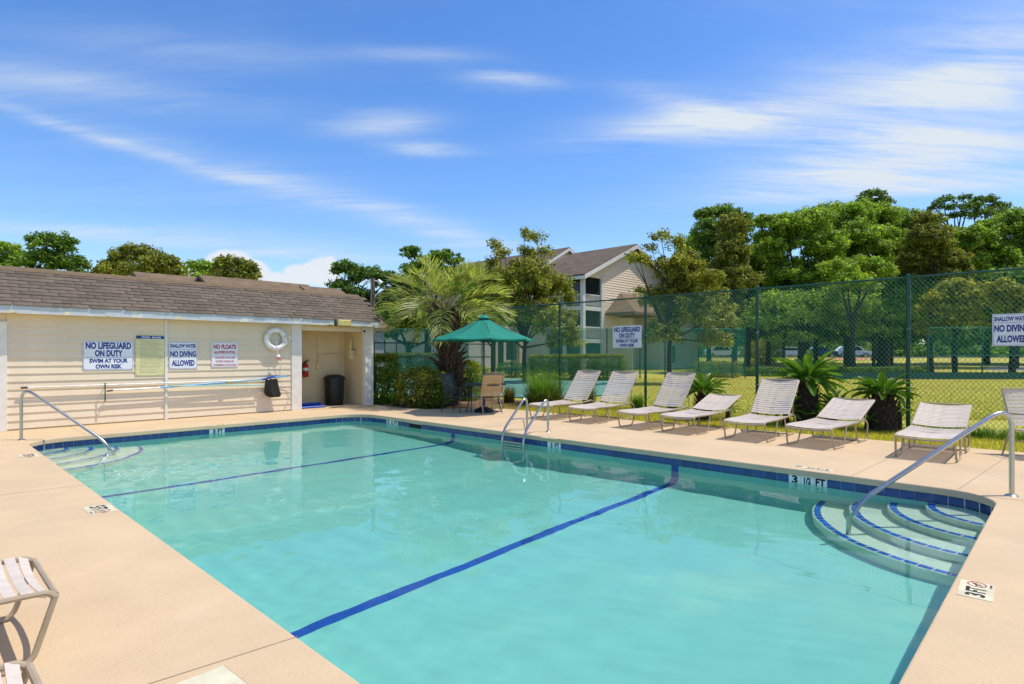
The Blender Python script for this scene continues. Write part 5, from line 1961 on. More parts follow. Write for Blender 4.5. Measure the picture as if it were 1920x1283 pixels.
for i, (lab, d, px, lobes) in enumerate((
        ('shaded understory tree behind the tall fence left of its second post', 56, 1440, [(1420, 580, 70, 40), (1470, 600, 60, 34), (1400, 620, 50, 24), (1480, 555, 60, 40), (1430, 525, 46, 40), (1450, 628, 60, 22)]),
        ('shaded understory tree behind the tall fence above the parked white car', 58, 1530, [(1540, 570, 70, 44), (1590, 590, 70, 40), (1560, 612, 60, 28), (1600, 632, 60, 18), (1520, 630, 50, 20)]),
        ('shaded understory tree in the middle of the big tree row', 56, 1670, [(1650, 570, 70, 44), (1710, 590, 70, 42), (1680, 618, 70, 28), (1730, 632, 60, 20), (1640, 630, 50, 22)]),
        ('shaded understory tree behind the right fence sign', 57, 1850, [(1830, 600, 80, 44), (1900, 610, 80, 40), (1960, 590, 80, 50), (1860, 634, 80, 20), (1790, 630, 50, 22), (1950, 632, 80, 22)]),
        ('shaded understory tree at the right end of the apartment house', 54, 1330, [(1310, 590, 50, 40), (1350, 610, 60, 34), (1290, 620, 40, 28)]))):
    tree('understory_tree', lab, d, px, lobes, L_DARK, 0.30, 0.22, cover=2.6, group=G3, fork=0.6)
tree('broadleaf_tree', 'light green sapling with sparse leaves between the second post and the big sago', 43, 1470, [(1450, 575, 50, 30), (1500, 600, 44, 26), (1420, 610, 40, 26), (1540, 575, 46, 30), (1480, 635, 44, 16)], L_OAK, 0.20, 0.12, group=G3, cover=0.9, fork=0.5)
tree('broadleaf_tree', 'light green sapling with sparse leaves left of the first tall fence post', 44, 1640, [(1610, 580, 50, 30), (1670, 590, 44, 28), (1640, 625, 46, 18), (1580, 615, 36, 22), (1700, 565, 40, 28), (1560, 560, 40, 24)], L_MID, 0.20, 0.12, group=G3, cover=0.9, fork=0.5)
tree('broadleaf_tree', 'mid green tree filling the gap left of the dark oak', 54, 1300, [(1300, 470, 36, 30), (1280, 520, 44, 40), (1320, 540, 50, 40), (1420, 500, 40, 40), (1440, 540, 50, 36)], L_MID, 0.22, 0.2, group=G3)
for lab, px, d, r, lean in (('thick dark oak trunk below the huge bright oak', 1655, 47, 0.45, 0.3), ('dark trunk right of the second tall fence post', 1508, 46, 0.38, 0.2), ('leaning slim trunk in the far lawn at the right', 1898, 40, 0.17, 0.6)):
    b = at(px, d)
    b.z = terrain(b.x, b.y)
    t = thing('tree', lab, 'tree', b, 0, G3)
    MB().tube(bez([(0, 0, -0.2), (lean * 0.2, -lean * 0.2, 1.5), (lean * 0.5, -lean * 0.5, 3.2), (lean, -lean, 5.6)], 4), [r * 1.4] + [r * (1.05 - 0.3 * i / 11) for i in range(12)], 9).obj('trunk', M_BARK, t, True)
    P, Nn, T, cen = crown_points([((lean, -lean, 6.2), (2.2, 2.2, 1.3)), ((lean + 1, -lean, 5.8), (1.5, 1.5, 0.9))], 0.28, 1.5)
    link(bpy.data.objects.new('crown', leaf_mesh('crown', P, Nn, 0.28, T, L_DARK)), t)
# far wood that closes the view
P, Nn, T = [], [], []
lob = []
for i in range(80):
    px = -700 + i * 42 + random.uniform(-15, 15)
    dd = 120 + random.uniform(-10, 14)
    hh = random.uniform(5.0, 7.5)
    c = at(px, dd, hh * 0.35 + 0.6)
    lob.append((tuple(c), (5.0, 5.0, hh * 0.75)))
    c = at(px + 20, dd - 6, 1.2)
    lob.append((tuple(c), (4.0, 4.0, 1.8)))
P, Nn, T, cen = crown_points(lob, 0.7, 1.5, puff=0.3)
o = link(bpy.data.objects.new('distant_woods', leaf_mesh('distant_woods', P, Nn, 0.7, T, L_DARK)))
tag(o, 'far belt of woods behind the parking road', kind='stuff')

# ------------------------------------------------------------------ hedges and shrubs


def box_shrub(name, label, c, half, rz, leaf, size, n, cat='hedge', top_leaf=None, group=None, round_=0.0):
    """clipped shrub: leaves on and just under the surface of a rounded block, stems inside"""
    t = thing(name, label, cat, c, rz, group)
    hx, hy, hz = half
    d = unit(n)
    m = np.max(np.abs(d), axis=1, keepdims=True)
    q = d / m * (1 - round_) + d * round_ * 1.15
    q[:, 2] = np.clip(q[:, 2], -1, 1.2)
    rr = RNG.uniform(0.72, 1.04, n)[:, None] ** 0.6
    lump = 1 + 0.08 * np.sin(q[:, :1] * 7 + q[:, 1:2] * 5 + c[0]) + 0.06 * np.sin(q[:, 2:] * 9 + q[:, :1] * 4 + c[1])
    P = q * rr * lump * np.array([hx, hy, hz]) + np.array([0, 0, hz])
    Nn = d * 0.8 + RNG.normal(0, 0.6, (n, 3)) + np.array([0, 0, 0.3])
    Nn /= np.linalg.norm(Nn, axis=1, keepdims=True)
    T = tints(n, 0.3, 0.15)
    link(bpy.data.objects.new('foliage', leaf_mesh('foliage', P, Nn, size, T, leaf)), t)
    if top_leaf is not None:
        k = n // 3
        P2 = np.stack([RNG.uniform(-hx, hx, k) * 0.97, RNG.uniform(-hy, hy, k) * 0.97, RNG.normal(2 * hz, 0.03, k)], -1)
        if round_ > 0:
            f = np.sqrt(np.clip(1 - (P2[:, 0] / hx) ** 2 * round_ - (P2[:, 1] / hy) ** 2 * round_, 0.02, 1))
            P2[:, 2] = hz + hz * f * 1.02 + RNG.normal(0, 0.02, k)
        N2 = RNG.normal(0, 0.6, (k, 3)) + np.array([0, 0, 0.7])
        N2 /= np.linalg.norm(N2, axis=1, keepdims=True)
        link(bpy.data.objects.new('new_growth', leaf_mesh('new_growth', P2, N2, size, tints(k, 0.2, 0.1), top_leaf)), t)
    b = MB()
    for i in range(9):
        x, y = random.uniform(-.5, .5) * hx, random.uniform(-.5, .5) * hy
        b.tube([(x * 0.4, y * 0.4, 0), (x, y, hz), (x * 1.3, y * 1.3, hz * 1.6)], [0.018, 0.012, 0.005], 5)
    b.obj('stems', M_BARK, t)
    return t


c = at(728, 17.9)
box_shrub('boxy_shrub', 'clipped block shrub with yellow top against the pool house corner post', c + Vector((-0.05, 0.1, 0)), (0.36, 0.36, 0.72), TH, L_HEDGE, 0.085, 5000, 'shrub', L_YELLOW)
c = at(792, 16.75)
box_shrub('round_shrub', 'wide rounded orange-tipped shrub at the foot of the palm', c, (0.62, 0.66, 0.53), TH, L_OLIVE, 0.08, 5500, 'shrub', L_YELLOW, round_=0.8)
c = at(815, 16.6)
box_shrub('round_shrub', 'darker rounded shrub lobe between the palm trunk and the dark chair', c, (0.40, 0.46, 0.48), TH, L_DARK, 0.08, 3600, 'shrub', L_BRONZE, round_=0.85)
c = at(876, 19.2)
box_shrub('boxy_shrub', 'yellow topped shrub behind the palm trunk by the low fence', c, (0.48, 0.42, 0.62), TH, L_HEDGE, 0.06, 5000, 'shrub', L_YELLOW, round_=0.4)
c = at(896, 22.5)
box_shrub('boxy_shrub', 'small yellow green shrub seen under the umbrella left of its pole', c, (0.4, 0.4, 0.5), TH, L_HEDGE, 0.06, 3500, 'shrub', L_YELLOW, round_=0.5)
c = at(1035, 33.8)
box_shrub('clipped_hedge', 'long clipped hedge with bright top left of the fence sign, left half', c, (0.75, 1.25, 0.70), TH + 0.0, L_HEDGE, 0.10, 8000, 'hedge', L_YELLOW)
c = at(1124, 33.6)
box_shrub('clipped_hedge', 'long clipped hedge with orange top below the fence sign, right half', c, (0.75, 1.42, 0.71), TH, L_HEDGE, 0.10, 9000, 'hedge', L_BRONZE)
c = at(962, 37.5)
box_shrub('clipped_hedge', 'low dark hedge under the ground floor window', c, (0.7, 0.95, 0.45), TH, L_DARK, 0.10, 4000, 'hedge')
c = at(800, 38)
box_shrub('clipped_hedge', 'green hedge seen through the low fence left of the palm trunk', c, (0.8, 2.2, 0.75), TH, L_HEDGE, 0.12, 8000, 'hedge', L_YELLOW)
c = at(1345, 38)
box_shrub('clipped_hedge', 'bright low hedge behind the end windscreen of the court', c, (0.7, 1.3, 0.5), TH, L_YELLOW, 0.12, 4000, 'hedge')
c = at(1430, 60)
c.z = 0.6
box_shrub('round_shrub', 'pale domed shrub at the far road beside the second tall fence post', c, (1.6, 1.6, 1.1), 0, L_YELLOW, 0.2, 4000, 'shrub', round_=0.9)


for px, lab, hw, rz in ((1490, 'low dark hedge, partly a stand-in for tree shade, along the far lawn edge left of the big sago crown', 3.3, 0.03), (1650, 'low dark hedge, partly a stand-in for tree shade, along the far lawn edge behind the first tall fence post', 2.7, -0.02)):
    c = at(px, 39.5)  # dark hedge leaves added partly in place of the trees' shade band
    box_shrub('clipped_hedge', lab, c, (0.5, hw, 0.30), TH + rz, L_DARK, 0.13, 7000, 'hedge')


def blades(name, P0, H, lean, wid, leaf, tint, parent=None, seg=3):
    """grass: each blade a narrow tapering strip that bends over"""
    n = len(P0)
    az = RNG.uniform(0, 2 * math.pi, n)
    dirn = np.stack([np.cos(az), np.sin(az), np.zeros(n)], -1)
    side = np.stack([-np.sin(az), np.cos(az), np.zeros(n)], -1)
    k = seg + 1
    v = np.empty((n, k, 2, 3), np.float32)
    for i in range(k):
        s = i / seg
        c = P0 + dirn * (lean * s ** 2)[:, None] + np.array([0, 0, 1]) * (H * (s - 0.42 * np.minimum(1.6, lean / H) * s ** 3))[:, None]
        w = (wid * (1 - 0.9 * s))[:, None] * side * 0.5
        v[:, i, 0] = c - w
        v[:, i, 1] = c + w
    base = (np.arange(n) * k * 2)[:, None]
    q = []
    for i in range(seg):
        q.append(base + np.array([[2 * i, 2 * i + 1, 2 * i + 3, 2 * i + 2]]))
    f = np.stack(q, 1).reshape(-1)
    me = bpy.data.meshes.new(name)
    me.vertices.add(n * k * 2)
    me.vertices.foreach_set('co', v.reshape(-1))
    nf = n * seg
    me.loops.add(nf * 4)
    me.loops.foreach_set('vertex_index', f.astype(np.int32))
    me.polygons.add(nf)
    me.polygons.foreach_set('loop_start', np.arange(0, nf * 4, 4, dtype=np.int32))
    me.polygons.foreach_set('loop_total', np.full(nf, 4, np.int32))
    me.update(calc_edges=True)
    set_tint(me, np.repeat(tint, k * 2, axis=0))
    me.materials.append(leaf)
    return link(bpy.data.objects.new(name, me), parent)


def clump(label, c, rad, h, n, leaf, leaf2=None, wid=0.012):
    t = thing('grass_clump', label, 'ornamental grass', c)
    r = rad * 0.35 * np.sqrt(RNG.uniform(0, 1, n))
    a = RNG.uniform(0, 6.283, n)
    P0 = np.stack([r * np.cos(a), r * np.sin(a), np.zeros(n)], -1)
    H = h * RNG.uniform(0.6, 1.12, n)
    blades('green_blades', P0, H, rad * RNG.uniform(0.15, 1.15, n), np.full(n, wid) * RNG.uniform(.6, 1.2, n), leaf, tints(n, 0.22, 0.1), t, 5)
    if leaf2 is not None:
        k = n // 3
        blades('dry_blades', P0[:k] * 1.3, H[:k] * 0.6, rad * RNG.uniform(0.3, 1.0, k), np.full(k, wid), leaf2, tints(k, 0.25, 0.1), t, 4)


clump('tall bright green fountain grass left of the first lounger back', Vector((13.35, 11.55, 0)), 1.35, 1.25, 1000, L_GRASS, L_DRYGRASS, 0.02)
clump('small brown-green grass tuft beside the tan chair', Vector((13.1, 12.75, 0)), 0.4, 0.62, 380, L_DRYGRASS, L_DRYGRASS, 0.018)
clump('grass tuft between the first two lounger backs', Vector((13.6, 10.05, 0)), 0.4, 0.75, 400, L_GRASS, L_DRYGRASS, 0.018)
clump('low green tuft at the foot of the third tall fence post from the right', Vector((13.75, 8.55, 0)), 0.42, 0.48, 400, L_GRASS, None, 0.018)
clump('low tuft behind the third lounger', Vector((13.9, 7.6, 0)), 0.3, 0.36, 500, L_GRASS)
clump('small strappy plant at the foot of the corner post', Vector((9.98, 14.35, 0)), 0.35, 0.5, 300, L_GRASS, None, 0.022)
clump('small weed clump at the edge of the deck by the shrubs', Vector((9.88, 13.6, 0)), 0.2, 0.2, 200, L_GRASS)
# monkey grass edging along the fence and the mown strip, as ground cover
n = 5200
P0 = np.stack([RNG.normal(13.75, 0.13, n), RNG.uniform(-5, 2.2, n), np.full(n, -0.03)], -1)
o = blades('border_grass', P0, RNG.uniform(0.14, 0.27, n), RNG.uniform(0.05, 0.16, n), np.full(n, 0.012), L_GRASS, tints(n, 0.3, 0.1))
tag(o, 'low dark green border grass along the foot of the fence', kind='stuff')
n = 60000
P0 = np.stack([RNG.uniform(11.45, 14.4, n), RNG.uniform(-3.5, 12.2, n), np.full(n, -0.03)], -1)
edge = np.interp(P0[:, 1], [-3, 0.6, 4, 7, 11.2, 12], [12.6, 11.85, 11.72, 11.45, 11.45, 11.0])
P0 = P0[P0[:, 0] > edge + 0.02]
n = len(P0)
o = blades('mown_grass', P0, RNG.uniform(0.035, 0.075, n), RNG.uniform(0.0, 0.04, n), np.full(n, 0.009), L_TURF, tints(n, 0.3, 0.12), seg=2)
tag(o, 'mown yellow-green grass strip between the deck and the fence', kind='stuff')
n = 90000
dd = 13.5 + 24 * RNG.uniform(0, 1, n) ** 1.4
pxx = RNG.uniform(1150, 2300, n)
X = (pxx - CX) / FX * dd
P0 = np.stack([dd * CT + X * ST, dd * ST - X * CT, np.full(n, -0.03)], -1)
P0 = P0[P0[:, 0] > 14.3]
P0 = P0[~((P0[:, 1] > 11.6) & (P0[:, 0] < 19))]
n = len(P0)
o = blades('field_grass', P0, RNG.uniform(0.03, 0.065, n), RNG.uniform(0.0, 0.05, n), np.full(n, 0.02), L_TURF, tints(n, 0.2, 0.12), seg=2)
tag(o, 'short yellow grass of the open lawn beyond the fence', kind='stuff')

# ------------------------------------------------------------------ palms


def frond_mesh(name, length, arch, nleaf, leaflen, wid, droop, vee, m, petiole=0.22, stiff=False, jit=0.04):
    """pinnate frond along +X in its own space, arching down; leaflets in a V"""
    v, f, tint = [], [], []
    N_ = nleaf

    def spine(s):
        x = length * (math.sin(arch * s) / arch if arch > 1e-3 else s)
        z = -length * ((1 - math.cos(arch * s)) / arch if arch > 1e-3 else 0)
        return Vector((x, 0, z)), Vector((math.cos(arch * s), 0, -math.sin(arch * s)))
    # rachis
    k = 10
    for i in range(k + 1):
        p, t = spine(i / k)
        w = 0.016 * (1 - 0.85 * i / k) * length
        v += [p + Vector((0, -w / 2, 0)), p + Vector((0, w / 2, 0)), p + Vector((0, 0, w * 0.6))]
        tint += [(1.1, 1.0, 0.9)] * 3
    for i in range(k):
        a, c = i * 3, (i + 1) * 3
        f += [(a, c, c + 1, a + 1), (a + 1, c + 1, c + 2, a + 2), (a + 2, c + 2, c, a)]
    rng = random.Random(name)
    for i in range(N_):
        s = petiole + (1 - petiole) * (i + 0.5) / N_
        env = math.sin(math.pi * min(1, (s - petiole) / (1 - petiole) * 0.86 + 0.12)) ** 0.6
        for sd in (-1, 1):
            p, t = spine(s)
            L_ = leaflen * env * rng.uniform(0.85, 1.1)
            up = Vector((0, 0, 1))
            nrm = Vector((t.z * -1, 0, t.x)) if True else up
            nrm = Vector((-t.z, 0, t.x))
            dirn = (t * (0.75 if not stiff else 0.55) + Vector((0, sd, 0)) * 0.8 + nrm * vee + Vector([rng.gauss(0, jit) for _ in range(3)])).normalized()
            b0 = len(v)
            w = wid
            pts = []
            gl = math.exp(rng.gauss(0, 0.30 if jit > 0.1 else 0.16))
            for j in range(4):
                u = j / 3
                q = p + dirn * L_ * u + Vector((0, 0, -1)) * droop * L_ * u * u
                pts.append(q)
            wdir = dirn.cross(nrm).normalized()
            wdir = (t - dirn * t.dot(dirn)).normalized()
            for j, q in enumerate(pts):
                ww = w * (0.6, 1.0, 0.75, 0.08)[j]
                v += [q - wdir * ww / 2, q + wdir * ww / 2]
                g = gl * rng.uniform(0.9, 1.12)
                tint += [(g * rng.uniform(0.95, 1.1), g, g * 0.95)] * 2
            for j in range(3):
                a = b0 + 2 * j
                f.append((a, a + 1, a + 3, a + 2))
    me = new_mesh(name, v, f, m)
    set_tint(me, np.array(tint, np.float32))
    return me


def pindo_palm():
    base = at(846, 17.35)
    t = thing('pindo_palm', 'squat feather palm with shaggy brown trunk and arching grey-green fronds', 'palm tree', base)
    # trunk leans a little and carries old leaf bases
    ax = bez([(0, 0, -0.1), (0.0, 0, 0.5), (-0.03, 0.03, 1.2), (-0.09, 0.07, 2.15), (-0.12, 0.09, 2.75)], 6)
    rad = [0.20 + 0.10 * math.sin(math.pi * min(1, i / 20)) for i in range(len(ax))]
    MB().tube(ax, rad, 14).obj('trunk', M_PALMBARK, t, True)
    bm_ = []
    for k in range(3):
        L_ = (0.34, 0.44, 0.28)[k]
        q = MB()
        pts = [(0.0, 0, 0), (0.07, 0, L_ * 0.35), (0.16, 0, L_ * 0.7), (0.30, 0, L_)]
        for i, p in enumerate(pts):
            w = (0.10, 0.085, 0.06, 0.035)[i]
            th = (0.05, 0.035, 0.025, 0.015)[i]
            q.v += [(p[0] - th, -w / 2, p[2]), (p[0] - th, w / 2, p[2]), (p[0] + th, w / 2 * .6, p[2] - 0.01), (p[0] + th, -w / 2 * .6, p[2] - 0.01)]
        for i in range(3):
            a, c = i * 4, (i + 1) * 4
            q.f += [(a + j, a + (j + 1) % 4, c + (j + 1) % 4, c + j) for j in range(4)]
        q.f.append((12, 13, 14, 15))
        bm_.append(q.mesh('leaf_base', M_PALMBARK))
    nb = 190
    for i in range(nb):
        s = 0.12 + 0.86 * i / nb
        p = ax[int(s * (len(ax) - 1))]
        r = 0.18 + 0.10 * math.sin(math.pi * min(1, s))
        a = i * 2.39996
        sc = (0.6 + 0.6 * s) * random.uniform(0.8, 1.15)
        inst('leaf_base', bm_[i % 3], t, p + Vector((math.cos(a) * r, math.sin(a) * r, 0)), (0, random.uniform(-0.15, 0.35), a), (sc, sc, sc))
    top = ax[-1]
    fm = []
    for k in range(4):
        fm.append(frond_mesh('frond_%d' % k, (2.0, 1.85, 2.05, 1.8)[k], (1.15, 0.9, 1.45, 0.7)[k], 24, 0.66, 0.044, (0.34, 0.24, 0.5, 0.16)[k], 0.5, L_PALM, 0.24, jit=0.22))
    nf = 34
    for i in range(nf):
        s = i / nf
        a = i * 2.39996 + random.uniform(-0.2, 0.2)
        pitch = R(84) - s * R(80) + random.uniform(-0.12, 0.12)
        sc = 0.84 + 0.14 * min(1, s * 2.2)
        o = inst('frond', fm[random.randrange(4) if s < 0.6 else (0, 2)[i % 2]], t, top + Vector((math.cos(a), math.sin(a), 0)) * 0.12 + Vector((0, 0, 0.15 * (1 - s))), None, (sc, sc, sc))
        o.rotation_mode = 'QUATERNION'
        o.rotation_quaternion = Quaternion((0, 0, 1), a) @ Quaternion((0, 1, 0), -pitch) @ Quaternion((1, 0, 0), random.uniform(-0.5, 0.5))


pindo_palm()


def sago(label, base, th, tr, fl, nf, seed, low=-12, pups=()):
    rng = random.Random(seed)
    t = thing('sago_palm', label, 'sago palm', base)
    MB().tube([(0, 0, -0.05), (0, 0, th * 0.5), (0, 0, th)], [tr * 1.05, tr * 1.1, tr * 0.75], 14).obj('trunk', M_SAGOTRUNK, t, True)
    lb = MB().add([(-0.02, -0.028, -0.05), (-0.02, 0.028, -0.05), (0.035, 0.02, 0.03), (0.035, -0.02, 0.03), (0.05, 0, 0.07)], [(0, 1, 2, 3), (3, 2, 4), (0, 3, 4), (1, 4, 2)]).mesh('leaf_scar', M_SAGOTRUNK)
    n = int(70 * th / 0.5)
    for i in range(n):
        z = 0.05 + (th - 0.08) * i / n
        a = i * 2.39996
        r = tr * (1.02 + 0.06 * math.sin(math.pi * z / th) - 0.25 * max(0, z / th - 0.7))
        s = rng.uniform(0.9, 1.4)
        inst('leaf_scar', lb, t, (r * math.cos(a), r * math.sin(a), z), (0, 0, a), (s, s, s))
    fm = [frond_mesh('sago_frond_%d_%d' % (seed, k), fl * (1, 0.9)[k], (0.75, 1.0)[k], 36, fl * 0.17, 0.022, 0.05, 0.5, L_SAGO, 0.13, True) for k in range(2)]

    def crown(top, sc, n2, lo):
        for i in range(n2):
            s = (i + 0.5) / n2
            a = i * 2.39996 + rng.uniform(-0.15, 0.15)
            pitch = R(80) - s * R(80 - lo) + rng.uniform(-0.07, 0.07)
            k = sc * rng.uniform(0.88, 1.08)
            o = inst('frond', fm[i % 2], t, Vector(top) + Vector((math.cos(a), math.sin(a), 0)) * tr * 0.4 * sc, None, (k, k, k))
            o.rotation_mode = 'QUATERNION'
            o.rotation_quaternion = Quaternion((0, 0, 1), a) @ Quaternion((0, 1, 0), -pitch) @ Quaternion((1, 0, 0), rng.uniform(-0.35, 0.35))
    crown((0, 0, th), 1.0, nf, low)
    for (px, py, pz, sc, n2) in pups:
        MB().tube([(px, py, -0.05), (px, py, pz)], [0.12 * sc, 0.10 * sc], 8).obj('offset_trunk', M_SAGOTRUNK, t, True)
        crown((px, py, pz), sc, n2, 5)
    return t


b = at(1655, 11.7)
sago('round crowned sago palm with fat dark trunk beside the first tall fence post', b, 0.70, 0.24, 0.55, 44, 1, low=4, pups=((0.28, -0.22, 0.34, 0.55, 14), (-0.34, 0.2, 0.2, 0.4, 10)))
b = at(1514, 12.6)
sago('largest sago palm with wide crown above its own offsets', b, 0.92, 0.20, 0.76, 48, 2, low=-2, pups=((-0.42, 0.30, 0.24, 0.62, 22), (0.34, -0.42, 0.34, 0.66, 22), (-0.15, -0.45, 0.2, 0.6, 20), (0.4, 0.35, 0.22, 0.6, 16)))
b = at(1319, 13.6)
sago('smallest sago palm behind the flat lounger', b, 0.62, 0.16, 0.58, 34, 3, low=0, pups=((0.3, -0.45, 0.2, 0.55, 14),))

# ------------------------------------------------------------------ utility pole
p = at(699, 18.9)
t = thing('utility_pole', 'weathered wooden pole with two white floodlights behind the pool house end', 'utility pole', p)
zt = zof(522, 18.9)
MB().tube([(0, 0, -0.2), (0, 0, zt)], [0.085, 0.07], 10).obj('pole', M_POLEWOOD, t, True)
for s in (-1, 1):
    d = Vector((ST, -CT, 0)) * s
    MB().tube([d * 0.06 + Vector((0, 0, zt - 0.08)), d * 0.2 + Vector((0, 0, zt - 0.10))], 0.018, 6).obj('lamp_arm', M_WHITE, t)
    MB().tube([d * 0.17 + Vector((0, 0, zt - 0.06)), d * 0.27 + Vector((0, 0, zt - 0.17))], [0.05, 0.085], 12).obj('floodlight', M_WHITE, t, True)
MB().tube([Vector((-0.08, -0.04, zt - 0.1)), Vector((-0.1, -0.05, 1.5))], 0.012, 5).obj('cable_conduit', M_GREYWALL, t)

# ------------------------------------------------------------------ apartment house beyond the court


def gable_block(t, x0, x1, y0, y1, ze, zr, wallm, roofm, over=0.45, ridge='y', trim=True, z0=-0.1, cut=None):
    """rectangular block with gable roof; ridge along y (gables face -Y/+Y) or x"""
    xm, ym = (x0 + x1) / 2, (y0 + y1) / 2
    w = MB()
    if ridge == 'y':
        w.prism([(x0, z0), (x1, z0), (x1, ze), (xm, zr), (x0, ze)], 'y', y0, y1)
        r = MB()
        sx = (zr - ze) / (xm - x0)
        for sgn in (-1, 1):
            xe = xm + sgn * (xm - x0 + over)
            zee = ze - sx * over
            q = [(xm, y0 - over), (xm, y1 + over), (xe, y1 + over), (xe, y0 - over)]
            zz = [zr, zr, zee, zee]
            r.add([(a[0], a[1], z + 0.03) for a, z in zip(q, zz)] + [(a[0], a[1], z + 0.20) for a, z in zip(q, zz)], [(3, 2, 1, 0), (4, 5, 6, 7), (1, 2, 6, 5), (2, 3, 7, 6), (0, 4, 7, 3)])
        rf = r.obj('roof', roofm, t, world=True)
        if trim:
            for sgn in (-1, 1):
                xe = xm + sgn * (xm - x0 + over)
                zee = ze - sx * over
                b = MB()
                yy = y0 - over
                b.add([(xm, yy, zr - 0.18), (xe, yy, zee - 0.18), (xe, yy, zee + 0.1), (xm, yy, zr + 0.1), (xm, yy - 0.05, zr - 0.18), (xe, yy - 0.05, zee - 0.18), (xe, yy - 0.05, zee + 0.1), (xm, yy - 0.05, zr + 0.1)],
                      [(0, 1, 2, 3), (7, 6, 5, 4), (0, 4, 5, 1), (3, 2, 6, 7), (1, 5, 6, 2)])
                b.obj('rake_board', M_HOUSETRIM, t, world=True)
            MB().box((x0 - over - 0.03, y0 - over, ze - sx * over - 0.12), (x0 - over, y1 + over, ze - sx * over + 0.06)).obj('fascia', M_HOUSETRIM, t, world=True)
    else:
        w.prism([(y0, z0), (y1, z0), (y1, ze), (ym, zr), (y0, ze)], 'x', x0, x1)
        r = MB()
        sy = (zr - ze) / (ym - y0)
        for sgn in (-1, 1):
            yee = ym + sgn * (ym - y0 + over)
            zee = ze - sy * over
            q = [(x0 - over, ym), (x1 + over, ym), (x1 + over, yee), (x0 - over, yee)]
            zz = [zr, zr, zee, zee]
            r.add([(a[0], a[1], z + 0.03) for a, z in zip(q, zz)] + [(a[0], a[1], z + 0.20) for a, z in zip(q, zz)], [(3, 2, 1, 0), (4, 5, 6, 7), (1, 2, 6, 5), (2, 3, 7, 6), (0, 4, 7, 3)])
        rf = r.obj('roof', roofm, t, world=True)
    w.obj('wall', wallm, t, world=True)
    return rf


def lap_boards(t, x0, x1, y, z0, z1, pitch, m, gable=None, face='y'):
    """siding boards on a wall facing -Y; gable=(xm, ze, zr, half) narrows them to the gable"""
    z = z0
    while z < z1 - 0.02:
        a, b = x0, x1
        if gable and z + pitch > gable[1]:
            f = (gable[2] - z - pitch * 0.5) / (gable[2] - gable[1])
            if f < 0.03:
                break
            a, b = max(x0, gable[0] - gable[3] * f), min(x1, gable[0] + gable[3] * f)
            if b - a < 0.1:
                break
        MB().prism([(y - 0.001, 0.0), (y - 0.035, 0.0), (y - 0.006, pitch + 0.004), (y - 0.001, pitch + 0.004)], 'x', a, b).obj('siding_board', m, t, world=True).location += Vector((0, 0, z))
        z += pitch


def window(t, x0, x1, z0, z1, y, mull=1, trimm=None):
    tm = trimm or M_HOUSETRIM
    f = MB()
    e = 0.10
    for a in ((x0 - e, z0 - e, x1 + e, z0), (x0 - e, z1, x1 + e, z1 + e), (x0 - e, z0, x0, z1), (x1, z0, x1 + e, z1)):
        f.box((a[0], y - 0.075, a[1]), (a[2], y - 0.037, a[3]))
    for k in range(1, mull + 1):
        xm = x0 + (x1 - x0) * k / (mull + 1)
        f.box((xm - 0.03, y - 0.07, z0), (xm + 0.03, y - 0.04, z1))
    w = f.obj('window', tm, t, world=True)
    MB().box((x0, y - 0.05, z0), (x1, y - 0.036, z1)).obj('pane', M_GLASSDARK, w, world=True)


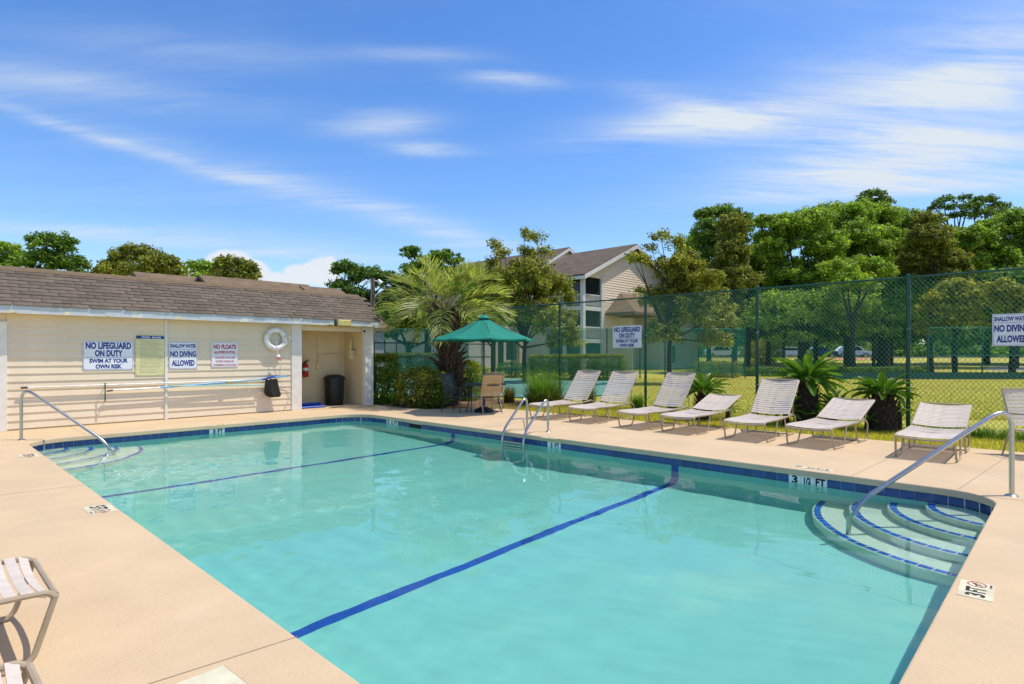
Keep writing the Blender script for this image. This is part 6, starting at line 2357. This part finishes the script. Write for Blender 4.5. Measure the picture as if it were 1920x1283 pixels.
def apartment():
    YH = 27.0
    x0, xm, x1 = 35.8, 42.6, 49.4
    t = thing('apartment_house', 'three storey tan apartment house with steep gable and corner porches', 'apartment building', (42, YH, 0))
    ze, zr = 7.55, 10.55
    # main block without the porch corner: wall starts right of the porches
    w = MB()
    w.prism([(38.35, -0.1), (x1, -0.1), (x1, ze), (xm, zr), (38.35, ze + (zr - ze) * (38.35 - x0) / (xm - x0))], 'y', YH, 33.0)
    w.prism([(x0, ze - 0.12), (38.35, ze - 0.12), (38.35, ze + (zr - ze) * (38.35 - x0) / (xm - x0)), (x0, ze)], 'y', YH, 33.0)
    w.box((x0, 30.6, -0.1), (38.35, 33, ze - 0.12))
    w.obj('wall', M_HOUSE, t, world=True)
    sx = (zr - ze) / (xm - x0)
    ov = 0.5
    for sgn in (-1, 1):
        r = MB()
        xe = xm + sgn * (xm - x0 + ov)
        zee = ze - sx * ov
        q = [(xm, YH - ov), (xm, 33.2), (xe, 33.2), (xe, YH - ov)]
        zz = [zr, zr, zee, zee]
        r.add([(a[0], a[1], z + 0.02) for a, z in zip(q, zz)] + [(a[0], a[1], z + 0.18) for a, z in zip(q, zz)], [(3, 2, 1, 0), (4, 5, 6, 7), (1, 2, 6, 5), (2, 3, 7, 6), (0, 4, 7, 3)])
        r.obj('roof', M_ROOF3, t, world=True)
        b = MB()
        yy = YH - ov
        b.add([(xm, yy, zr - 0.22), (xe, yy, zee - 0.22), (xe, yy, zee + 0.1), (xm, yy, zr + 0.1), (xm, yy - 0.05, zr - 0.22), (xe, yy - 0.05, zee - 0.22), (xe, yy - 0.05, zee + 0.1), (xm, yy - 0.05, zr + 0.1)],
              [(0, 1, 2, 3), (7, 6, 5, 4), (0, 4, 5, 1), (3, 2, 6, 7), (1, 5, 6, 2)])
        b.obj('rake_board', M_HOUSETRIM, t, world=True)
    MB().box((x0 - ov - 0.04, YH - ov, ze - sx * ov - 0.2), (x0 - ov, 33.2, ze - sx * ov + 0.05)).obj('fascia', M_HOUSETRIM, t, world=True)
    lap_boards(t, 38.45, x1, YH, 5.0, zr, 0.20, M_HOUSE, (xm, ze, zr, xm - x0))
    lap_boards(t, 38.45, 40.4, YH, 0.1, 5.0, 0.20, M_HOUSE)
    # porches, three floors
    for fz in (0.15, 2.65, 5.15):
        top = fz + 2.3
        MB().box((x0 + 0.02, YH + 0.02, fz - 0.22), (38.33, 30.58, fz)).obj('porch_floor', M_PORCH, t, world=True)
        MB().box((x0 - 0.03, YH - 0.03, fz - 0.30), (38.36, YH + 0.02, fz + 0.02)).obj('floor_band', M_HOUSETRIM, t, world=True)
        MB().box((x0 - 0.03, YH + 0.02, fz - 0.30), (x0 + 0.02, 30.6, fz + 0.02)).obj('floor_band', M_HOUSETRIM, t, world=True)
        for px_, py_ in ((x0 + 0.08, YH + 0.08), (38.25, YH + 0.08), (x0 + 0.08, 28.8), (x0 + 0.08, 30.5)):
            MB().box((px_ - 0.14, py_ - 0.14, fz), (px_ + 0.14, py_ + 0.14, fz + 2.5)).obj('porch_column', M_HOUSETRIM, t, world=True)
        # screen and balusters
        MB().box((x0 + 0.22, YH + 0.10, fz + 0.95), (38.11, YH + 0.12, top)).obj('screen', M_GLASSDARK, t, world=True)
        MB().box((x0 + 0.10, YH + 0.22, fz + 0.95), (x0 + 0.12, 30.36, top)).obj('screen', M_GLASSDARK, t, world=True)
        rl = MB().box((x0 + 0.22, YH + 0.05, fz + 0.88), (38.11, YH + 0.13, fz + 0.96)).box((x0 + 0.04, YH + 0.22, fz + 0.88), (x0 + 0.13, 30.36, fz + 0.96)).obj('porch_rail', M_HOUSETRIM, t, world=True)
        bal = MB().box((-0.025, -0.025, 0), (0.025, 0.025, 0.78)).mesh('baluster', M_HOUSETRIM)
        k = 0
        xx = x0 + 0.3
        while xx < 38.1:
            inst('baluster', bal, rl, (xx, YH + 0.09, fz + 0.1))
            xx += 0.16
        yy = YH + 0.3
        while yy < 30.3:
            inst('baluster', bal, rl, (x0 + 0.085, yy, fz + 0.1))
            yy += 0.16
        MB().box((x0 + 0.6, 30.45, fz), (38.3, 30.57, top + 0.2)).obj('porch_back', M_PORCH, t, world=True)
    # ground and second floor bays right of the porches
    MB().box((40.4, 25.6, 0.0), (40.55, YH, 4.4)).obj('bay_wall', M_HOUSE, t, world=True)
    window(t, 40.9, 42.4, 2.9, 4.4, YH, 2)
    window(t, 40.9, 42.4, 0.5, 2.0, YH, 1)
    # lower hipped wing before the gable
    hx0, hx1, hy0, hz, hzt = 38.6, 50.2, 24.2, 4.75, 6.5
    r = MB()
    r.add([(hx0, hy0, hz), (hx1, hy0, hz), (hx1, YH + .02, hz), (hx0, YH + .02, hz), (hx0 + 2.2, YH - 0.05, hzt), (hx1 - 2.2, YH - 0.05, hzt),
           (hx0, hy0, hz - 0.2), (hx1, hy0, hz - 0.2), (hx1, YH + .02, hz - 0.2), (hx0, YH + .02, hz - 0.2)],
          [(0, 1, 5, 4), (1, 2, 5), (3, 0, 4), (6, 7, 1, 0), (9, 6, 0, 3), (7, 8, 2, 1), (9, 8, 7, 6)])
    r.obj('wing_roof', M_ROOF2, t, world=True)
    wx0, wx1, wy = 43.2, 49.8, 24.7
    MB().box((wx0, wy, -0.1), (wx1, YH - 0.01, hz - 0.2)).obj('wing_wall', M_HOUSE, t, world=True)
    lap_boards(t, wx0, wx1, wy, 0.1, hz - 0.2, 0.20, M_HOUSE)
    MB().box((wx0 - 0.12, wy - 0.08, -0.1), (wx0, wy + 0.1, hz - 0.2)).obj('corner_board', M_HOUSETRIM, t, world=True)
    window(t, 44.4, 45.6, 0.8, 2.2, wy, 1)
    # second block behind, its gable above the first roof
    t2 = thing('apartment_house', 'rear wing of the apartment house whose gable shows left of the main ridge', 'apartment building', (46, 38, 0))
    gable_block(t2, 39.4, 53.0, 37.0, 56.0, 8.4, 12.0, M_HOUSE, M_ROOF3)
    lap_boards(t2, 39.4, 53, 37.0, 8.0, 12.0, 0.22, M_HOUSE, (46.2, 8.4, 12.0, 6.8))
    # ground floor wing on the left
    t3 = thing('apartment_house', 'pale left wing with dark door and wide ground floor windows seen under the umbrella', 'apartment building', (34, 38, 0))
    gable_block(t3, 33.6, 39.2, 37.5, 50, 5.6, 6.8, M_HOUSETRIM, M_ROOF3)

    def xa(px):
        return on_y(px, 37.5)[0]
    for a, b in ((948, 978), (1010, 1046)):
        window(t3, xa(a), xa(b), 0.95, 2.75, 37.5, 1)
    MB().box((xa(932), 37.43, 0.05), (xa(943), 37.49, 2.6)).obj('door', M_GLASSDARK, t3, world=True)
    dt = MB().box((xa(929), 37.40, 0.0), (xa(932), 37.49, 2.75)).box((xa(943), 37.40, 0.0), (xa(946), 37.49, 2.75)).box((xa(932), 37.40, 2.6), (xa(943), 37.49, 2.75))
    dt.obj('door_trim', M_HOUSETRIM, t3, world=True)
    for px in (905, 1000):
        MB().box((xa(px), 37.3, 0), (xa(px + 6), 37.49, 5.5)).obj('pilaster', M_HOUSETRIM, t3, world=True)


apartment()


def back_houses():
    y = 33.0
    # three stepped roofs behind the pool house

    def block(label, pxl, pxr, py_l, yr, gab):
        xl, dl = on_y(pxl, yr)
        xr, dr = on_y(pxr, yr)
        zr = zof(py_l, dl)
        t = thing('apartment_row', label, 'apartment building', ((xl + xr) / 2, yr, 0))
        half = 5.0
        ze = zr - 2.3
        gable_block(t, xl, xr, yr - half, yr + half, ze, zr, M_GREYWALL, M_ROOF2, over=0.3, ridge='x')
        return t
    block('brown roofed apartment row at the left edge behind the pool house', -160, 56, 503, 33, True)
    block('brown roofed apartment row with grey gable behind the pool house centre', 262, 374, 518, 33, True)
    block('long brown roofed apartment row behind the right half of the pool house', 384, 568, 524, 31.5, True)
    t = block('lowest brown roofed apartment row ending behind the pool house gable', 571, 628, 543, 31, True)


back_houses()


def car(label, c, rz, m, suv=False):
    t = thing('parked_car', label, 'car', c, rz, 'cars parked beyond the trees')
    hgt = 1.45 if not suv else 1.62
    prof = [(-2.2, 0.35), (-2.25, 0.62), (-2.1, 0.88), (-1.3, 0.98), (-0.75, hgt - 0.08), (-0.2, hgt), (0.75, hgt - 0.02), (1.45, 1.05), (2.1, 0.98), (2.22, 0.7), (2.2, 0.35)]
    if suv:
        prof[6:9] = [(1.35, hgt - 0.03), (2.0, 1.05), (2.16, 0.95)]
    b = MB()
    n = len(prof)
    for yy, k in ((-0.88, 0), (-0.72, 1), (0.72, 1), (0.88, 0)):
        for x, z in prof:
            b.v.append((x * (1 if k else 0.985), yy if z < 1.0 or k else yy * 0.9, z if k or z < 0.98 else 0.93))
    for r in range(3):
        for i in range(n):
            b.f.append((r * n + i, r * n + (i + 1) % n, (r + 1) * n + (i + 1) % n, (r + 1) * n + i))
    b.f += [tuple(range(n - 1, -1, -1)), tuple(3 * n + i for i in range(n))]
    b.obj('body', m, t, True)
    for s in (-1, 1):
        g = MB()
        g.add([(-1.15, s * 0.80, 1.0), (1.25, s * 0.80, 1.0), (0.72, s * 0.735, hgt - 0.1), (-0.68, s * 0.735, hgt - 0.13), (-1.15, s * 0.83, 1.0), (1.25, s * 0.83, 1.0), (0.72, s * 0.765, hgt - 0.1), (-0.68, s * 0.765, hgt - 0.13)],
              [(0, 1, 2, 3), (4, 7, 6, 5), (0, 4, 5, 1), (3, 2, 6, 7)])
        g.obj('side_window', M_GLASSDARK, t)
        for x in (-1.4, 1.35):
            w = MB().tube([(x, s * 0.70, 0.32), (x, s * 0.90, 0.32)], 0.32, 18).obj('wheel', M_TYRE, t, True)
            MB().tube([(x, s * 0.90, 0.32), (x, s * 0.912, 0.32)], 0.2, 14).obj('rim', M_STEEL, w)
    for x, nm, mm in ((-2.24, 'headlight', M_WHITE), (2.18, 'taillight', M_RED)):
        for s in (-1, 1):
            MB().bbox((x - 0.03, s * 0.62 - 0.15, 0.66), (x + 0.05, s * 0.62 + 0.15, 0.82), 0.01).obj(nm, mm, t)
    MB().add([(-1.27, -0.62, 1.0), (-1.27, 0.62, 1.0), (-0.80, 0.56, hgt - 0.12), (-0.80, -0.56, hgt - 0.12)], [(0, 1, 2, 3)]).obj('windscreen', M_GLASSDARK, t)
    return t


def far_cars():
    for lab, px, d, rz, m, suv in (('white parked car showing between the second fence post and the big sago', 1483, 80, TH + R(70), M_CARWHITE, False),
                                   ('dark blue parked car right of the white one', 1535, 81, TH + R(80), M_CARBLUE, False),
                                   ('white parked car half hidden by a trunk above the big sago crown', 1598, 81, TH + R(75), M_CARWHITE, True),
                                   ('white van-like car behind the end windscreen of the court', 1352, 79, TH + R(80), M_CARWHITE, True)):
        c = at(px, d)
        c.z = terrain(c.x, c.y) - 0.0
        car(lab, c, rz, m, suv)


far_cars()

for o in CAUST:
    o.cycles.is_caustics_receiver = True
